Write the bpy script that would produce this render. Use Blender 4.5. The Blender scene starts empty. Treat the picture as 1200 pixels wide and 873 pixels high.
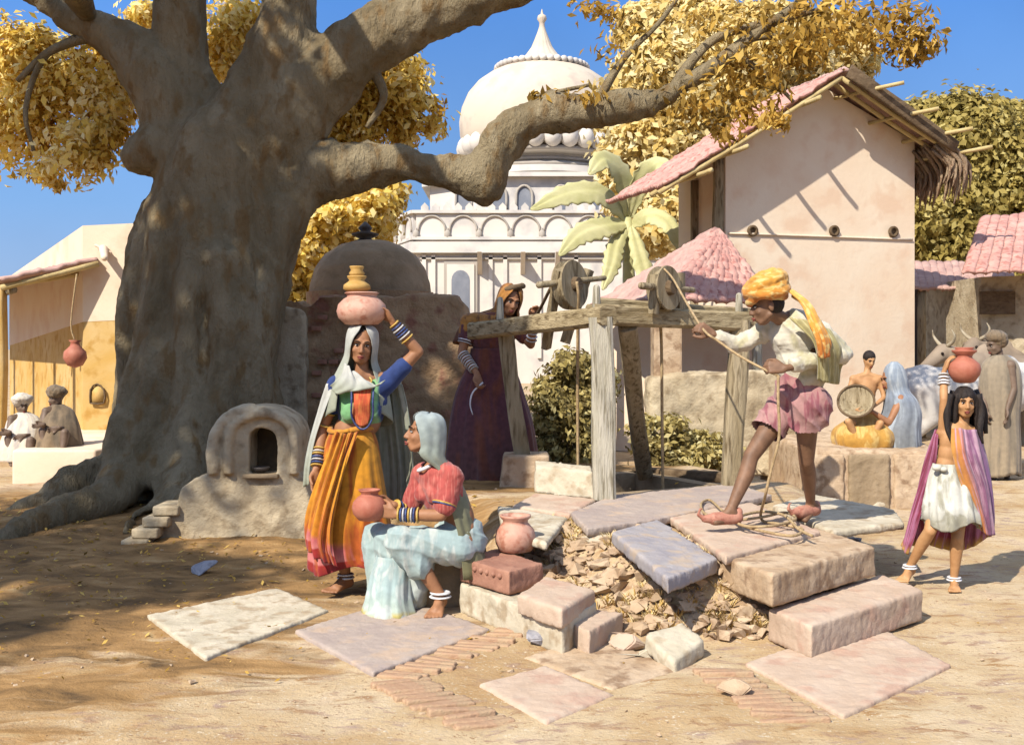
import bpy, bmesh, math, random
import numpy as np
from mathutils import Vector, Matrix, noise
rng = np.random.default_rng(7); random.seed(7)
scene = bpy.context.scene
COL = scene.collection
FP = 1300.0; HZ = 405.0; EYE = 1.5
R = math.radians
def W(px, py, Y):            # a point at depth Y seen at picture position px, py
    return np.array([(px-600)/FP*Y, Y, EYE-(py-HZ)/FP*Y])
def G(px, py, z=0.0):        # the same on a level surface of height z
    Y = (EYE-z)*FP/(py-HZ)
    return np.array([(px-600)/FP*Y, Y, z])
V = lambda *a: np.array(a, float)
def nrm(v):
    v = np.asarray(v, float); return v/(np.linalg.norm(v)+1e-9)
def lin(c):
    c = c/255.0
    return c/12.92 if c <= .04045 else ((c+.055)/1.055)**2.4
def C(r, g, b, k=.62): return (lin(r)*k, lin(g)*k, lin(b)*k, 1)

# ---------------------------------------------------------------- materials
def newmat(name):
    m = bpy.data.materials.new(name); m.use_nodes = True
    nt = m.node_tree; bs = nt.nodes['Principled BSDF']
    return m, nt, bs
def mat(name, c1, c2, c3=None, scale=3.0, rough=.85, bump=.3, fine=40., stretch=(1,1,1), bdist=.02, spec=.25, lo=.35, hi=.65):
    m, nt, bs = newmat(name); N = nt.nodes.new; L = nt.links.new
    tc = N('ShaderNodeTexCoord'); mp = N('ShaderNodeMapping'); mp.inputs['Scale'].default_value = stretch
    L(tc.outputs['Object'], mp.inputs['Vector'])
    n1 = N('ShaderNodeTexNoise'); n1.inputs['Scale'].default_value = scale; n1.inputs['Detail'].default_value = 8; n1.inputs['Roughness'].default_value = .62
    n1.inputs['Distortion'].default_value = .6
    L(mp.outputs[0], n1.inputs['Vector'])
    r = N('ShaderNodeValToRGB'); r.color_ramp.elements[0].position = lo; r.color_ramp.elements[1].position = hi
    r.color_ramp.elements[0].color = c1; r.color_ramp.elements[1].color = c2
    L(n1.outputs['Fac'], r.inputs[0]); out = r.outputs[0]
    if c3:
        n2 = N('ShaderNodeTexNoise'); n2.inputs['Scale'].default_value = scale*3.3; n2.inputs['Detail'].default_value = 5
        L(mp.outputs[0], n2.inputs['Vector'])
        r2 = N('ShaderNodeValToRGB'); r2.color_ramp.elements[0].position = .52; r2.color_ramp.elements[1].position = .66
        L(n2.outputs['Fac'], r2.inputs[0])
        mx = N('ShaderNodeMixRGB'); L(r2.outputs[0], mx.inputs[0]); L(out, mx.inputs[1]); mx.inputs[2].default_value = c3
        out = mx.outputs[0]
    L(out, bs.inputs['Base Color'])
    bs.inputs['Roughness'].default_value = rough; bs.inputs['Specular IOR Level'].default_value = spec
    nb = N('ShaderNodeTexNoise'); nb.inputs['Scale'].default_value = fine; nb.inputs['Detail'].default_value = 7; nb.inputs['Roughness'].default_value = .65
    L(mp.outputs[0], nb.inputs['Vector'])
    ad = N('ShaderNodeMath'); ad.operation = 'ADD'; L(nb.outputs['Fac'], ad.inputs[0]); L(n1.outputs['Fac'], ad.inputs[1])
    bp = N('ShaderNodeBump'); bp.inputs['Strength'].default_value = bump; bp.inputs['Distance'].default_value = bdist
    L(ad.outputs[0], bp.inputs['Height']); L(bp.outputs[0], bs.inputs['Normal'])
    return m
def leafmat(name, cols, trans=.35):
    m, nt, bs = newmat(name); N = nt.nodes.new; L = nt.links.new
    at = N('ShaderNodeAttribute'); at.attribute_name = 'leafvar'
    tc = N('ShaderNodeTexCoord'); n1 = N('ShaderNodeTexNoise'); n1.inputs['Scale'].default_value = 1.1; n1.inputs['Detail'].default_value = 3
    L(tc.outputs['Object'], n1.inputs['Vector'])
    ma = N('ShaderNodeMath'); ma.operation = 'MULTIPLY_ADD'; L(n1.outputs['Fac'], ma.inputs[0]); ma.inputs[1].default_value = 1.2
    sb = N('ShaderNodeMath'); sb.operation = 'MULTIPLY_ADD'; L(at.outputs['Fac'], sb.inputs[0]); sb.inputs[1].default_value = .8; sb.inputs[2].default_value = -.5
    L(sb.outputs[0], ma.inputs[2])
    r = N('ShaderNodeValToRGB'); e = r.color_ramp.elements
    e[0].color = cols[0]; e[0].position = .1; e[1].color = cols[-1]; e[1].position = .9
    for i, c in enumerate(cols[1:-1]):
        q = e.new(.1+.8*(i+1)/(len(cols)-1)); q.color = c
    L(ma.outputs[0], r.inputs[0]); L(r.outputs[0], bs.inputs['Base Color']); bs.inputs['Roughness'].default_value = .7
    bs.inputs['Specular IOR Level'].default_value = .2
    tr = N('ShaderNodeBsdfTranslucent'); L(r.outputs[0], tr.inputs[0])
    mx = N('ShaderNodeMixShader'); mx.inputs[0].default_value = trans
    L(bs.outputs[0], mx.inputs[1]); L(tr.outputs[0], mx.inputs[2]); L(mx.outputs[0], nt.nodes['Material Output'].inputs[0])
    return m
def clothmat(name, stops, var=.25, streak=None, axis='Y', rough=.8, trans=0., sc=(28,3)):
    # stops: [(position along the cloth, colour)], streak: colour of streaks that paint fold shading into the cloth
    m, nt, bs = newmat(name); N = nt.nodes.new; L = nt.links.new
    uv = N('ShaderNodeUVMap'); uv.uv_map = 'UVMap'; sp = N('ShaderNodeSeparateXYZ'); L(uv.outputs[0], sp.inputs[0])
    tc = N('ShaderNodeTexCoord')
    n1 = N('ShaderNodeTexNoise'); n1.inputs['Scale'].default_value = 9; n1.inputs['Detail'].default_value = 4; L(tc.outputs['Object'], n1.inputs['Vector'])
    ad = N('ShaderNodeMath'); ad.operation = 'MULTIPLY_ADD'; L(n1.outputs['Fac'], ad.inputs[0]); ad.inputs[1].default_value = .05
    L(sp.outputs[axis], ad.inputs[2])
    r = N('ShaderNodeValToRGB'); e = r.color_ramp.elements; r.color_ramp.interpolation = 'LINEAR'
    e[0].position = stops[0][0]; e[0].color = stops[0][1]
    if len(stops) == 1: e[1].color = stops[0][1]
    else:
        e[1].position = stops[-1][0]; e[1].color = stops[-1][1]
        for p, c in stops[1:-1]:
            q = e.new(p); q.color = c
    L(ad.outputs[0], r.inputs[0]); out = r.outputs[0]
    if streak:
        mp = N('ShaderNodeMapping'); mp.inputs['Scale'].default_value = (sc[0], sc[1], 1); L(uv.outputs[0], mp.inputs['Vector'])
        n2 = N('ShaderNodeTexNoise'); n2.inputs['Scale'].default_value = 1; n2.inputs['Detail'].default_value = 5; n2.inputs['Distortion'].default_value = .5; L(mp.outputs[0], n2.inputs['Vector'])
        r2 = N('ShaderNodeValToRGB'); r2.color_ramp.elements[0].position = .5; r2.color_ramp.elements[1].position = .62; L(n2.outputs['Fac'], r2.inputs[0])
        mx = N('ShaderNodeMixRGB'); L(r2.outputs[0], mx.inputs[0]); L(out, mx.inputs[1]); mx.inputs[2].default_value = streak; out = mx.outputs[0]
    hs = N('ShaderNodeHueSaturation'); n3 = N('ShaderNodeTexNoise'); n3.inputs['Scale'].default_value = 22; n3.inputs['Detail'].default_value = 6; L(tc.outputs['Object'], n3.inputs['Vector'])
    mr = N('ShaderNodeMapRange'); mr.inputs[1].default_value = .3; mr.inputs[2].default_value = .7; mr.inputs[3].default_value = 1-var; mr.inputs[4].default_value = 1+var; L(n3.outputs['Fac'], mr.inputs[0])
    L(mr.outputs[0], hs.inputs['Value']); L(out, hs.inputs['Color']); L(hs.outputs[0], bs.inputs['Base Color'])
    bs.inputs['Roughness'].default_value = rough; bs.inputs['Specular IOR Level'].default_value = .2
    bs.inputs['Sheen Weight'].default_value = .15
    bp = N('ShaderNodeBump'); bp.inputs['Strength'].default_value = .25; bp.inputs['Distance'].default_value = .006
    L(n3.outputs['Fac'], bp.inputs['Height']); L(bp.outputs[0], bs.inputs['Normal'])
    if trans:
        tr = N('ShaderNodeBsdfTranslucent'); L(hs.outputs[0], tr.inputs[0]); mx2 = N('ShaderNodeMixShader'); mx2.inputs[0].default_value = trans
        L(bs.outputs[0], mx2.inputs[1]); L(tr.outputs[0], mx2.inputs[2]); L(mx2.outputs[0], nt.nodes['Material Output'].inputs[0])
    return m

# ---------------------------------------------------------------- mesh builder
class MB:
    def __init__(s): s.v = []; s.f = []; s.n = 0
    def add(s, v, f):
        v = np.asarray(v, float); s.v.append(v); s.f += [tuple(i+s.n for i in q) for q in f]; s.n += len(v); return s
    def capsule(s, p0, r0, p1, r1, n=16, k=5):
        p0 = np.asarray(p0, float); p1 = np.asarray(p1, float); a = nrm(p1-p0)
        b = nrm(np.cross(a, [0, 0, 1] if abs(a[2]) < .9 else [1, 0, 0])); c = np.cross(a, b)
        rings = []
        for i in range(k+1):
            t = math.pi/2*(1-i/k); rings.append((p0-a*r0*math.sin(t), r0*math.cos(t)))
        for i in range(k+1):
            t = math.pi/2*i/k; rings.append((p1+a*r1*math.sin(t), r1*math.cos(t)))
        th = np.linspace(0, 2*math.pi, n, endpoint=False)
        vs = []
        for p, r in rings:
            r = max(r, 1e-5); vs.append(p+r*(np.cos(th)[:, None]*b+np.sin(th)[:, None]*c))
        f = []
        m = len(rings)
        for i in range(m-1):
            for j in range(n):
                f.append((i*n+j, (i)*n+(j+1) % n, (i+1)*n+(j+1) % n, (i+1)*n+j))
        f.append(tuple(range(n))[::-1]); f.append(tuple((m-1)*n+j for j in range(n)))
        return s.add(np.vstack(vs), f)
    def chain(s, pts, n=16):
        for (a, ra), (b, rb) in zip(pts[:-1], pts[1:]): s.capsule(a, ra, b, rb, n)
        return s
    def ell(s, c, r, X=(1, 0, 0), Z=(0, 0, 1), n=20, m=12):
        X = nrm(X); Z = np.asarray(Z, float); Y = nrm(np.cross(Z, X)); Z = np.cross(X, Y)
        vs = []
        for i in range(m+1):
            t = math.pi*i/m; sr = max(math.sin(t), 1e-4)
            for j in range(n):
                p = 2*math.pi*j/n
                vs.append(np.asarray(c)+X*r[0]*sr*math.cos(p)+Y*r[1]*sr*math.sin(p)+Z*r[2]*math.cos(t))
        f = []
        for i in range(m):
            for j in range(n): f.append((i*n+j, (i+1)*n+j, (i+1)*n+(j+1) % n, i*n+(j+1) % n))
        f.append(tuple(range(n))); f.append(tuple(m*n+j for j in range(n))[::-1])
        return s.add(vs, f)
    def tube(s, pts, rad, n=10, sub=4, cap=True, wob=0.):
        P = crom([np.asarray(p, float) for p in pts], sub)
        if np.isscalar(rad): rad = [rad]*len(pts)
        Rr = crom([np.array([r]) for r in rad], sub)[:, 0]
        m = len(P); vs = []; a = nrm(P[1]-P[0]); b = nrm(np.cross(a, [0, 0, 1] if abs(a[2]) < .9 else [1, 0, 0]))
        th = np.linspace(0, 2*math.pi, n, endpoint=False)
        for i in range(m):
            a = nrm(P[min(i+1, m-1)]-P[max(i-1, 0)]); b = nrm(b-a*np.dot(a, b)); c = np.cross(a, b)
            r = Rr[i]*(1+wob*np.sin(3*th+i*.7)+wob*.7*np.sin(5*th-i*.4)) if wob else Rr[i]*np.ones(n)
            vs.append(P[i]+(r*np.cos(th))[:, None]*b+(r*np.sin(th))[:, None]*c)
        f = [(i*n+j, i*n+(j+1) % n, (i+1)*n+(j+1) % n, (i+1)*n+j) for i in range(m-1) for j in range(n)]
        if cap: f.append(tuple(range(n))[::-1]); f.append(tuple((m-1)*n+j for j in range(n)))
        return s.add(np.vstack(vs), f)
    def lathe(s, c, prof, n=32, axis=(0, 0, 1), flute=0, fa=0.):
        c = np.asarray(c, float); a = nrm(axis); b = nrm(np.cross(a, [0, 1, 0] if abs(a[1]) < .9 else [1, 0, 0])); d = np.cross(a, b)
        th = np.linspace(0, 2*math.pi, n, endpoint=False); vs = []
        for (r, z) in prof:
            rr = max(r, 1e-4)*(1+fa*np.cos(flute*th)) if flute else max(r, 1e-4)*np.ones(n)
            vs.append(c+a*z+(rr*np.cos(th))[:, None]*b+(rr*np.sin(th))[:, None]*d)
        m = len(prof)
        f = [(i*n+j, i*n+(j+1) % n, (i+1)*n+(j+1) % n, (i+1)*n+j) for i in range(m-1) for j in range(n)]
        f.append(tuple(range(n))[::-1]); f.append(tuple((m-1)*n+j for j in range(n)))
        return s.add(np.vstack(vs), f)
    def box(s, c, size, rz=0., tilt=None):
        hx, hy, hz = [q/2 for q in size]
        v = np.array([[x, y, z] for z in (-hz, hz) for (x, y) in ((-hx, -hy), (hx, -hy), (hx, hy), (-hx, hy))])
        M = np.array(Matrix.Rotation(rz, 3, 'Z'))
        if tilt is not None: M = M @ np.array(tilt)
        v = v @ M.T + np.asarray(c, float)
        return s.add(v, [(3, 2, 1, 0), (4, 5, 6, 7), (0, 1, 5, 4), (1, 2, 6, 5), (2, 3, 7, 6), (3, 0, 4, 7)])
    def beam(s, p0, p1, w, h, roll=0., up=(0, 0, 1)):   # squared timber from p0 to p1
        p0 = np.asarray(p0, float); p1 = np.asarray(p1, float); a = nrm(p1-p0)
        b = nrm(np.cross(a, up)); c = np.cross(b, a)
        if roll: b, c = b*math.cos(roll)+c*math.sin(roll), -b*math.sin(roll)+c*math.cos(roll)
        vs = []; ns = 9
        for i in range(ns):
            t = i/(ns-1); q = p0*(1-t)+p1*t
            j = 1+.05*math.sin(t*9+w*100)
            q = q+b*w*.06*math.sin(t*5+h*50)
            for (u, v) in ((-.36, -.5), (.36, -.5), (.5, -.36), (.5, .36), (.36, .5), (-.36, .5), (-.5, .36), (-.5, -.36)): vs.append(q+b*w*u*j+c*h*v*(2-j))
        f = [(i*8+k, i*8+(k+1) % 8, (i+1)*8+(k+1) % 8, (i+1)*8+k) for i in range(ns-1) for k in range(8)]
        f.append(tuple(range(8))[::-1]); f.append(tuple((ns-1)*8+k for k in range(8)))
        return s.add(vs, f)
    def prism(s, top, thick, down=(0, 0, -1)):
        top = [np.asarray(p, float) for p in top]; d = np.asarray(down, float)*thick; n = len(top)
        f = [tuple(range(n)), tuple(range(n, 2*n))[::-1]]+[(i, i+n, (i+1) % n+n, (i+1) % n) for i in range(n)]
        return s.add(top+[p+d for p in top], f)
def crom(P, sub):
    P = np.array(P, float); n = len(P)
    if n < 3:
        t = np.linspace(0, 1, sub+1)[:, None]; return P[0]*(1-t)+P[1]*t
    Q = np.vstack([2*P[0]-P[1], P, 2*P[-1]-P[-2]]); out = []
    for i in range(n-1):
        p0, p1, p2, p3 = Q[i:i+4]
        for k in range(sub):
            t = k/sub; out.append(.5*((2*p1)+(-p0+p2)*t+(2*p0-5*p1+4*p2-p3)*t*t+(-p0+3*p1-3*p2+p3)*t**3))
    out.append(P[-1]); return np.array(out)

def link(o, parent=None):
    COL.objects.link(o)
    if parent is not None: o.parent = parent
    return o
def tag(o, label=None, cat=None, group=None, kind=None):
    if label: o['label'] = label
    if cat: o['category'] = cat
    if group: o['group'] = group
    if kind: o['kind'] = kind
    return o
def thing(name, loc, label, cat, group=None):
    o = bpy.data.objects.new(name, None); o.location = tuple(loc); o.empty_display_size = .1
    return tag(link(o), label, cat, group)
def wloc(o):
    l = Vector((0, 0, 0))
    while o is not None: l += o.location; o = o.parent
    return np.array(l)
def mesh_obj(name, me, m, parent=None, loc=None, smooth=True):
    o = bpy.data.objects.new(name, me); link(o, parent)
    off = wloc(parent) if parent is not None else (np.asarray(loc, float) if loc is not None else np.zeros(3))
    n = len(me.vertices); a = np.empty(n*3, np.float32); me.vertices.foreach_get('co', a); a = a.reshape(-1, 3)-off
    me.vertices.foreach_set('co', a.astype(np.float32).ravel())
    if parent is None: o.location = tuple(off)
    if m is not None and not me.materials: me.materials.append(m)
    if smooth:
        me.polygons.foreach_set('use_smooth', [True]*len(me.polygons))
    me.update(); return o
def tomesh(mb):
    me = bpy.data.meshes.new('mesh'); v = np.vstack(mb.v) if isinstance(mb.v, list) else mb.v
    me.from_pydata(v.tolist(), [], mb.f); me.validate(); me.update(); return me
def build(name, mb, m, parent=None, loc=None, smooth=True, sharp=None, bevel=0.):
    me = tomesh(mb)
    bm = bmesh.new(); bm.from_mesh(me); bmesh.ops.recalc_face_normals(bm, faces=bm.faces)
    if bevel: bmesh.ops.bevel(bm, geom=list(bm.edges), offset=bevel, segments=2, affect='EDGES', profile=.6)
    bm.to_mesh(me); bm.free()
    if loc is None and parent is None:
        a = np.vstack(mb.v); loc = np.array([a[:, 0].mean(), a[:, 1].mean(), a[:, 2].min()])
    o = mesh_obj(name, me, m, parent, loc, smooth)
    if sharp is not None and smooth:
        try: me.set_sharp_from_angle(angle=R(sharp))
        except Exception: pass
    return o
def remesh(mb, vox, smooth=4, fac=.5):
    me = tomesh(mb); o = bpy.data.objects.new('tmp', me); COL.objects.link(o)
    md = o.modifiers.new('r', 'REMESH'); md.mode = 'VOXEL'; md.voxel_size = vox
    if smooth:
        sm = o.modifiers.new('s', 'SMOOTH'); sm.factor = fac; sm.iterations = smooth
    dg = bpy.context.evaluated_depsgraph_get(); dg.update()
    me2 = bpy.data.meshes.new_from_object(o.evaluated_get(dg)); bpy.data.objects.remove(o); return me2
def getv(me):
    a = np.empty(len(me.vertices)*3, np.float32); me.vertices.foreach_get('co', a); return a.reshape(-1, 3).astype(float)
def setv(me, a): me.vertices.foreach_set('co', a.astype(np.float32).ravel()); me.update()
def getn(me):
    a = np.empty(len(me.vertices)*3, np.float32); me.vertices.foreach_get('normal', a); return a.reshape(-1, 3).astype(float)
def displace(me, amp, scale, st=(1, 1, 1), seed=0.):
    v = getv(me); n = getn(me); o = Vector((seed, seed*1.7, -seed))
    d = np.array([noise.fractal(Vector((p[0]*scale*st[0], p[1]*scale*st[1], p[2]*scale*st[2]))+o, .8, 2.1, 4) for p in v])
    setv(me, v+n*(d*amp)[:, None])
def rock(name, top, thick, m, label, cat='stone', group=None, parent=None, bev=.018, rough=.006, vox=.015, down=(0, 0, -1), seed=1.):
    # quarried block: a prism given worn edges and an uneven surface
    mb = MB().prism(top, thick, down)
    me = remesh(mb, vox, 1, .5); displace(me, rough*.7, 11., seed=seed); displace(me, rough*.5, 30., seed=seed)
    a = np.vstack(mb.v); loc = np.array([a[:, 0].mean(), a[:, 1].mean(), a[:, 2].min()])
    o = mesh_obj(name, me, m, parent, loc)
    if parent is None: tag(o, label, cat, group)
    return o

# loft: cloth tube / open sheet hung on elliptical rings. ring = (centre, rx, ry, theta0, theta1); theta 0 faces the camera, 90 deg to picture right
def loft(name, rings, m, parent, nu=120, sub=8, folds=(), thick=.0035, hem=0., seed=0., closed=True, loc=None, label=None, tilt=None):
    arr = np.array([list(np.asarray(r[0]))+[r[1], r[2], r[3] if len(r) > 3 else -180., r[4] if len(r) > 4 else 180.] for r in rings], float)
    A = crom(list(arr), sub); nv = len(A)
    u = np.linspace(0, 1, nu+1)[:-1] if closed else np.linspace(0, 1, nu)
    n = len(u); vs = np.zeros((nv, n, 3)); vv = np.linspace(0, 1, nv)
    for i in range(nv):
        cx, cy, cz, rx, ry, t0, t1 = A[i]
        th = np.radians(t0+(t1-t0)*u); q = np.ones(n)
        am = 0
        for (k, amp, ph, dr, v0) in folds:
            g = max(0., (vv[i]-v0)/(1-v0+1e-6)) if v0 >= 0 else 1.
            w = np.sin(k*th+ph+dr*vv[i]+.8*np.sin(2*th+ph)); ph2 = (k*th+ph+dr*vv[i]+.8*np.sin(2*th+ph)+.5*np.sin(5*th+2*ph))/2; am = am+amp*g*(w*.45+.55*(1-2*np.abs(np.sin(ph2))**.65)*(.75+.35*np.sin(3*th+ph*3)))
        if tilt is not None: base = A[i][:3]
        vs[i, :, 0] = cx+(rx+am)*np.sin(th); vs[i, :, 1] = cy-(ry+am)*np.cos(th)
        vs[i, :, 2] = cz+hem*vv[i]**4*np.sin(3*th+seed)+(tilt*np.sin(th)*rx if tilt is not None else 0)
    f = []; uvs = []
    w = n if closed else n-1
    for i in range(nv-1):
        for j in range(w):
            a = i*n+j; b = i*n+(j+1) % n
            f.append((a, b, b+n, a+n)); uvs += [(j/w, vv[i]), ((j+1)/w, vv[i]), ((j+1)/w, vv[i+1]), (j/w, vv[i+1])]
    me = bpy.data.meshes.new(name); me.from_pydata(vs.reshape(-1, 3).tolist(), [], f); me.update()
    uvl = me.uv_layers.new(name='UVMap'); uvl.data.foreach_set('uv', np.array(uvs, np.float32).ravel())
    o = mesh_obj(name, me, m, parent, loc)
    if thick:
        sd = o.modifiers.new('t', 'SOLIDIFY'); sd.thickness = thick; sd.offset = 0
    return o
# sheet: cloth given as rows of points (grid), smoothed, with folds along the rows
def sheet(name, rows, m, parent, nu=60, sub=8, fold=(0, 0, 0), thick=.0035, loc=None, cross=None):
    rows = [crom([np.asarray(p, float) for p in r], max(2, nu//(len(r)-1))) for r in rows]
    k = len(rows[0]); rows = [r[:k] for r in rows]
    g = np.stack([crom([r[j] for r in rows], sub) for j in range(k)], axis=1)   # nv x k x 3
    nv = g.shape[0]; am, fr, ph = fold
    du = np.gradient(g, axis=1); dv = np.gradient(g, axis=0); nn = np.cross(du, dv); nn /= (np.linalg.norm(nn, axis=2, keepdims=True)+1e-9)
    u = np.linspace(0, 1, k); vv = np.linspace(0, 1, nv)
    if am:
        w = np.sin(fr*u[None, :]+ph+1.5*np.sin(3*vv[:, None]))*am+np.sin(fr*2.3*u[None, :]+ph*2-2*vv[:, None])*am*.45
        g = g+nn*w[..., None]
    f = []; uvs = []
    for i in range(nv-1):
        for j in range(k-1):
            a = i*k+j; f.append((a, a+1, a+k+1, a+k)); uvs += [(u[j], vv[i]), (u[j+1], vv[i]), (u[j+1], vv[i+1]), (u[j], vv[i+1])]
    me = bpy.data.meshes.new(name); me.from_pydata(g.reshape(-1, 3).tolist(), [], f); me.update()
    uvl = me.uv_layers.new(name='UVMap'); uvl.data.foreach_set('uv', np.array(uvs, np.float32).ravel())
    o = mesh_obj(name, me, m, parent, loc)
    if thick:
        sd = o.modifiers.new('t', 'SOLIDIFY'); sd.thickness = thick; sd.offset = 0
    return o
def leaves(blobs, per, size, seed=1, aspect=2.2, clump=.28, nclump=26, shell=.6, droop=.3):
    # blobs: (centre, (rx,ry,rz), weight)
    g = np.random.default_rng(seed); Cn = []; Nn = []
    for c, r, w in blobs:
        c = np.asarray(c); r = np.asarray(r); K = max(3, int(nclump*w))
        d = g.normal(size=(K, 3)); d /= np.linalg.norm(d, axis=1)[:, None]
        cc = c+d*r*(shell+(1-shell)*g.random((K, 1)))*.92
        for q in cc:
            k = int(per*(.5+g.random())); cr = clump*r.mean()*(.6+.8*g.random())
            e = g.normal(size=(k, 3))*np.array([1, 1, .7])*cr*.6
            Cn.append(q+e); Nn.append(e/ (cr+1e-6)+(q-c)/r)
    P = np.vstack(Cn); Nr = np.vstack(Nn); k = len(P)
    Nr = Nr+g.normal(size=(k, 3))*.9+np.array([0, 0, .5]); Nr /= np.linalg.norm(Nr, axis=1)[:, None]
    T = g.normal(size=(k, 3)); T[:, 2] -= droop; T -= Nr*np.sum(T*Nr, axis=1)[:, None]; T /= np.linalg.norm(T, axis=1)[:, None]
    B = np.cross(Nr, T); s = size*(.6+.8*g.random((k, 1)))
    fold = Nr*s*.12
    v = np.stack([P-T*s*.5, P+B*s*.5/aspect+fold, P+T*s*.55, P-B*s*.5/aspect+fold], axis=1).reshape(-1, 3)
    return v, g.random(k)
def leafobj(name, v, var, m, parent, loc=None):
    n = len(v)//4; me = bpy.data.meshes.new(name)
    me.vertices.add(n*4); me.loops.add(n*4); me.polygons.add(n)
    off = wloc(parent) if parent is not None else np.asarray(loc)
    me.vertices.foreach_set('co', (v-off).astype(np.float32).ravel())
    me.loops.foreach_set('vertex_index', np.arange(n*4, dtype=np.int32))
    me.polygons.foreach_set('loop_start', np.arange(0, n*4, 4, dtype=np.int32))
    me.update(calc_edges=True)
    at = me.attributes.new('leafvar', 'FLOAT', 'FACE'); at.data.foreach_set('value', var.astype(np.float32))
    me.materials.append(m); o = bpy.data.objects.new(name, me); link(o, parent)
    if parent is None: o.location = tuple(off)
    return o
def copy_tree(o, parent=None):
    c = o.copy(); COL.objects.link(c)
    if parent is not None: c.parent = parent
    for ch in list(o.children): copy_tree(ch, c)
    return c
# ================================================================ materials of the place
M = {}
M['bark'] = mat('bark', C(130,114,84,.76), C(172,156,124,.76), C(140,114,76,.76), scale=1.5, stretch=(1.6,1.6,.7), bump=1., fine=13, bdist=.09, rough=.95)
M['stone_tan'] = mat('stone_tan', C(196,165,130), C(226,200,168), C(170,140,110), scale=3, bump=.5, fine=30)
M['stone_pink'] = mat('stone_pink', C(208,180,154), C(226,202,178), C(210,174,150), scale=2.2, bump=.4, fine=30)
M['stone_purple'] = mat('stone_purple', C(182,164,154), C(202,184,168), C(208,182,158), scale=2.2, bump=.4, fine=30)
M['stone_blue'] = mat('stone_blue', C(166,160,164), C(190,182,178), C(200,180,160), scale=2.5, bump=.4, fine=30)
M['stone_pale'] = mat('stone_pale', C(205,192,165), C(235,222,196), C(190,170,140), scale=3, bump=.45, fine=30)
M['stone_grey'] = mat('stone_grey', C(150,150,160), C(205,200,200), C(120,115,120), scale=5, bump=.5, fine=40)
M['stone_dark'] = mat('stone_dark', C(146,126,98,.7), C(174,152,122,.7), scale=3, bump=.6, fine=20)
M['terracotta_block'] = mat('terracotta_block', C(165,115,95), C(195,145,120), scale=4, bump=.4, fine=40)
M['brick'] = mat('brick', C(186,142,110), C(212,178,144), C(204,172,136), scale=5, bump=.6, fine=40)
M['pot_pink'] = mat('pot_pink', C(212,154,130), C(234,188,162), C(196,132,106), scale=6, bump=.15, fine=60, rough=.6, spec=.4)
M['pot_gold'] = mat('pot_gold', C(196,150,74), C(222,182,110), scale=6, bump=.15, fine=60, rough=.6)
M['pot_red'] = mat('pot_red', C(184,106,84), C(208,138,112), scale=6, bump=.15, fine=60, rough=.6)
M['plaster'] = mat('plaster', C(244,218,188,.68), C(250,232,206,.68), C(240,210,180,.68), scale=.7, bump=.25, fine=14)
M['plaster_ochre'] = mat('plaster_ochre', C(224,180,96), C(236,202,140), C(206,160,80), scale=1.4, bump=.25, fine=14)
M['plaster_mud'] = mat('plaster_mud', C(172,154,124,.8), C(200,184,154,.8), C(150,132,104,.8), scale=2.2, bump=.6, fine=18, bdist=.03)
M['ruin'] = mat('ruin', C(150,120,88,.85), C(182,152,116,.85), C(146,100,80,.85), scale=1.5, bump=.9, fine=9, bdist=.05)
M['lime'] = mat('lime', C(236,226,212,.62), C(248,240,228,.62), C(214,208,202,.6), scale=.25, bump=.15, fine=4)
M['lime_dome'] = mat('lime_dome', C(238,220,194,.56), C(248,234,212,.56), C(224,206,188,.56), scale=.3, bump=.1, fine=4)
M['lime_line'] = mat('lime_line', C(180,170,158,.6), C(206,196,182,.6), scale=.5, bump=.1)
M['lime_recess_shade'] = mat('lime_recess_shade', C(120,126,138,.6), C(165,168,176,.6), scale=.6, bump=.1)  # darker tone puts the shade of deep arches into flat panels
M['tile'] = mat('tile', C(206,150,138), C(228,182,166), C(188,126,114), scale=3.5, bump=.4, fine=25)
M['tile_dull'] = mat('tile_dull', C(190,150,140), C(222,185,170), scale=2.5, bump=.4, fine=25)
M['wood'] = mat('wood', C(138,122,92,.8), C(176,160,130,.8), C(110,94,68,.8), scale=4, stretch=(2.5,2.5,.35), bump=.8, fine=26, bdist=.02, rough=.9)
M['wood_pale'] = mat('wood_pale', C(182,174,150,.75), C(208,200,182,.75), C(140,130,108,.75), scale=4, stretch=(4,4,.3), bump=.8, fine=26, rough=.9)
M['beam_wood'] = mat('beam_wood', C(140,122,88,.8), C(184,166,130,.8), C(112,94,66,.8), scale=4, stretch=(.6,1,3), bump=.8, fine=26, rough=.9)
M['wood_dark'] = mat('wood_dark', C(88,70,50,.8), C(125,105,80,.8), scale=6, stretch=(1,1,2), bump=.7, fine=26, rough=.9)
M['pole'] = mat('pole', C(205,180,120), C(228,205,150), scale=5, bump=.4)
M['thatch'] = mat('thatch', C(186,150,118), C(222,196,160), C(150,112,88), scale=5, stretch=(4,4,.6), bump=1, fine=30, bdist=.04)
M['rope'] = mat('rope', C(150,125,90,.8), C(190,165,125,.8), scale=30, bump=.8, fine=120, bdist=.004)
M['iron'] = mat('iron', C(70,62,58), C(100,92,84), scale=10, rough=.5)
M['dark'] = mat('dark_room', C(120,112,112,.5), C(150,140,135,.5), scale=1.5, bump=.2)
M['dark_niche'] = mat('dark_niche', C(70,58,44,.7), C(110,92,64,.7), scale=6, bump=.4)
M['silver'] = mat('silver', C(215,215,220,.8), C(235,235,235,.8), scale=10, rough=.35, spec=.6)
M['water'] = mat('well_water', C(30,36,34,.6), C(44,50,44,.6), rough=.05, bump=.05)
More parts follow.
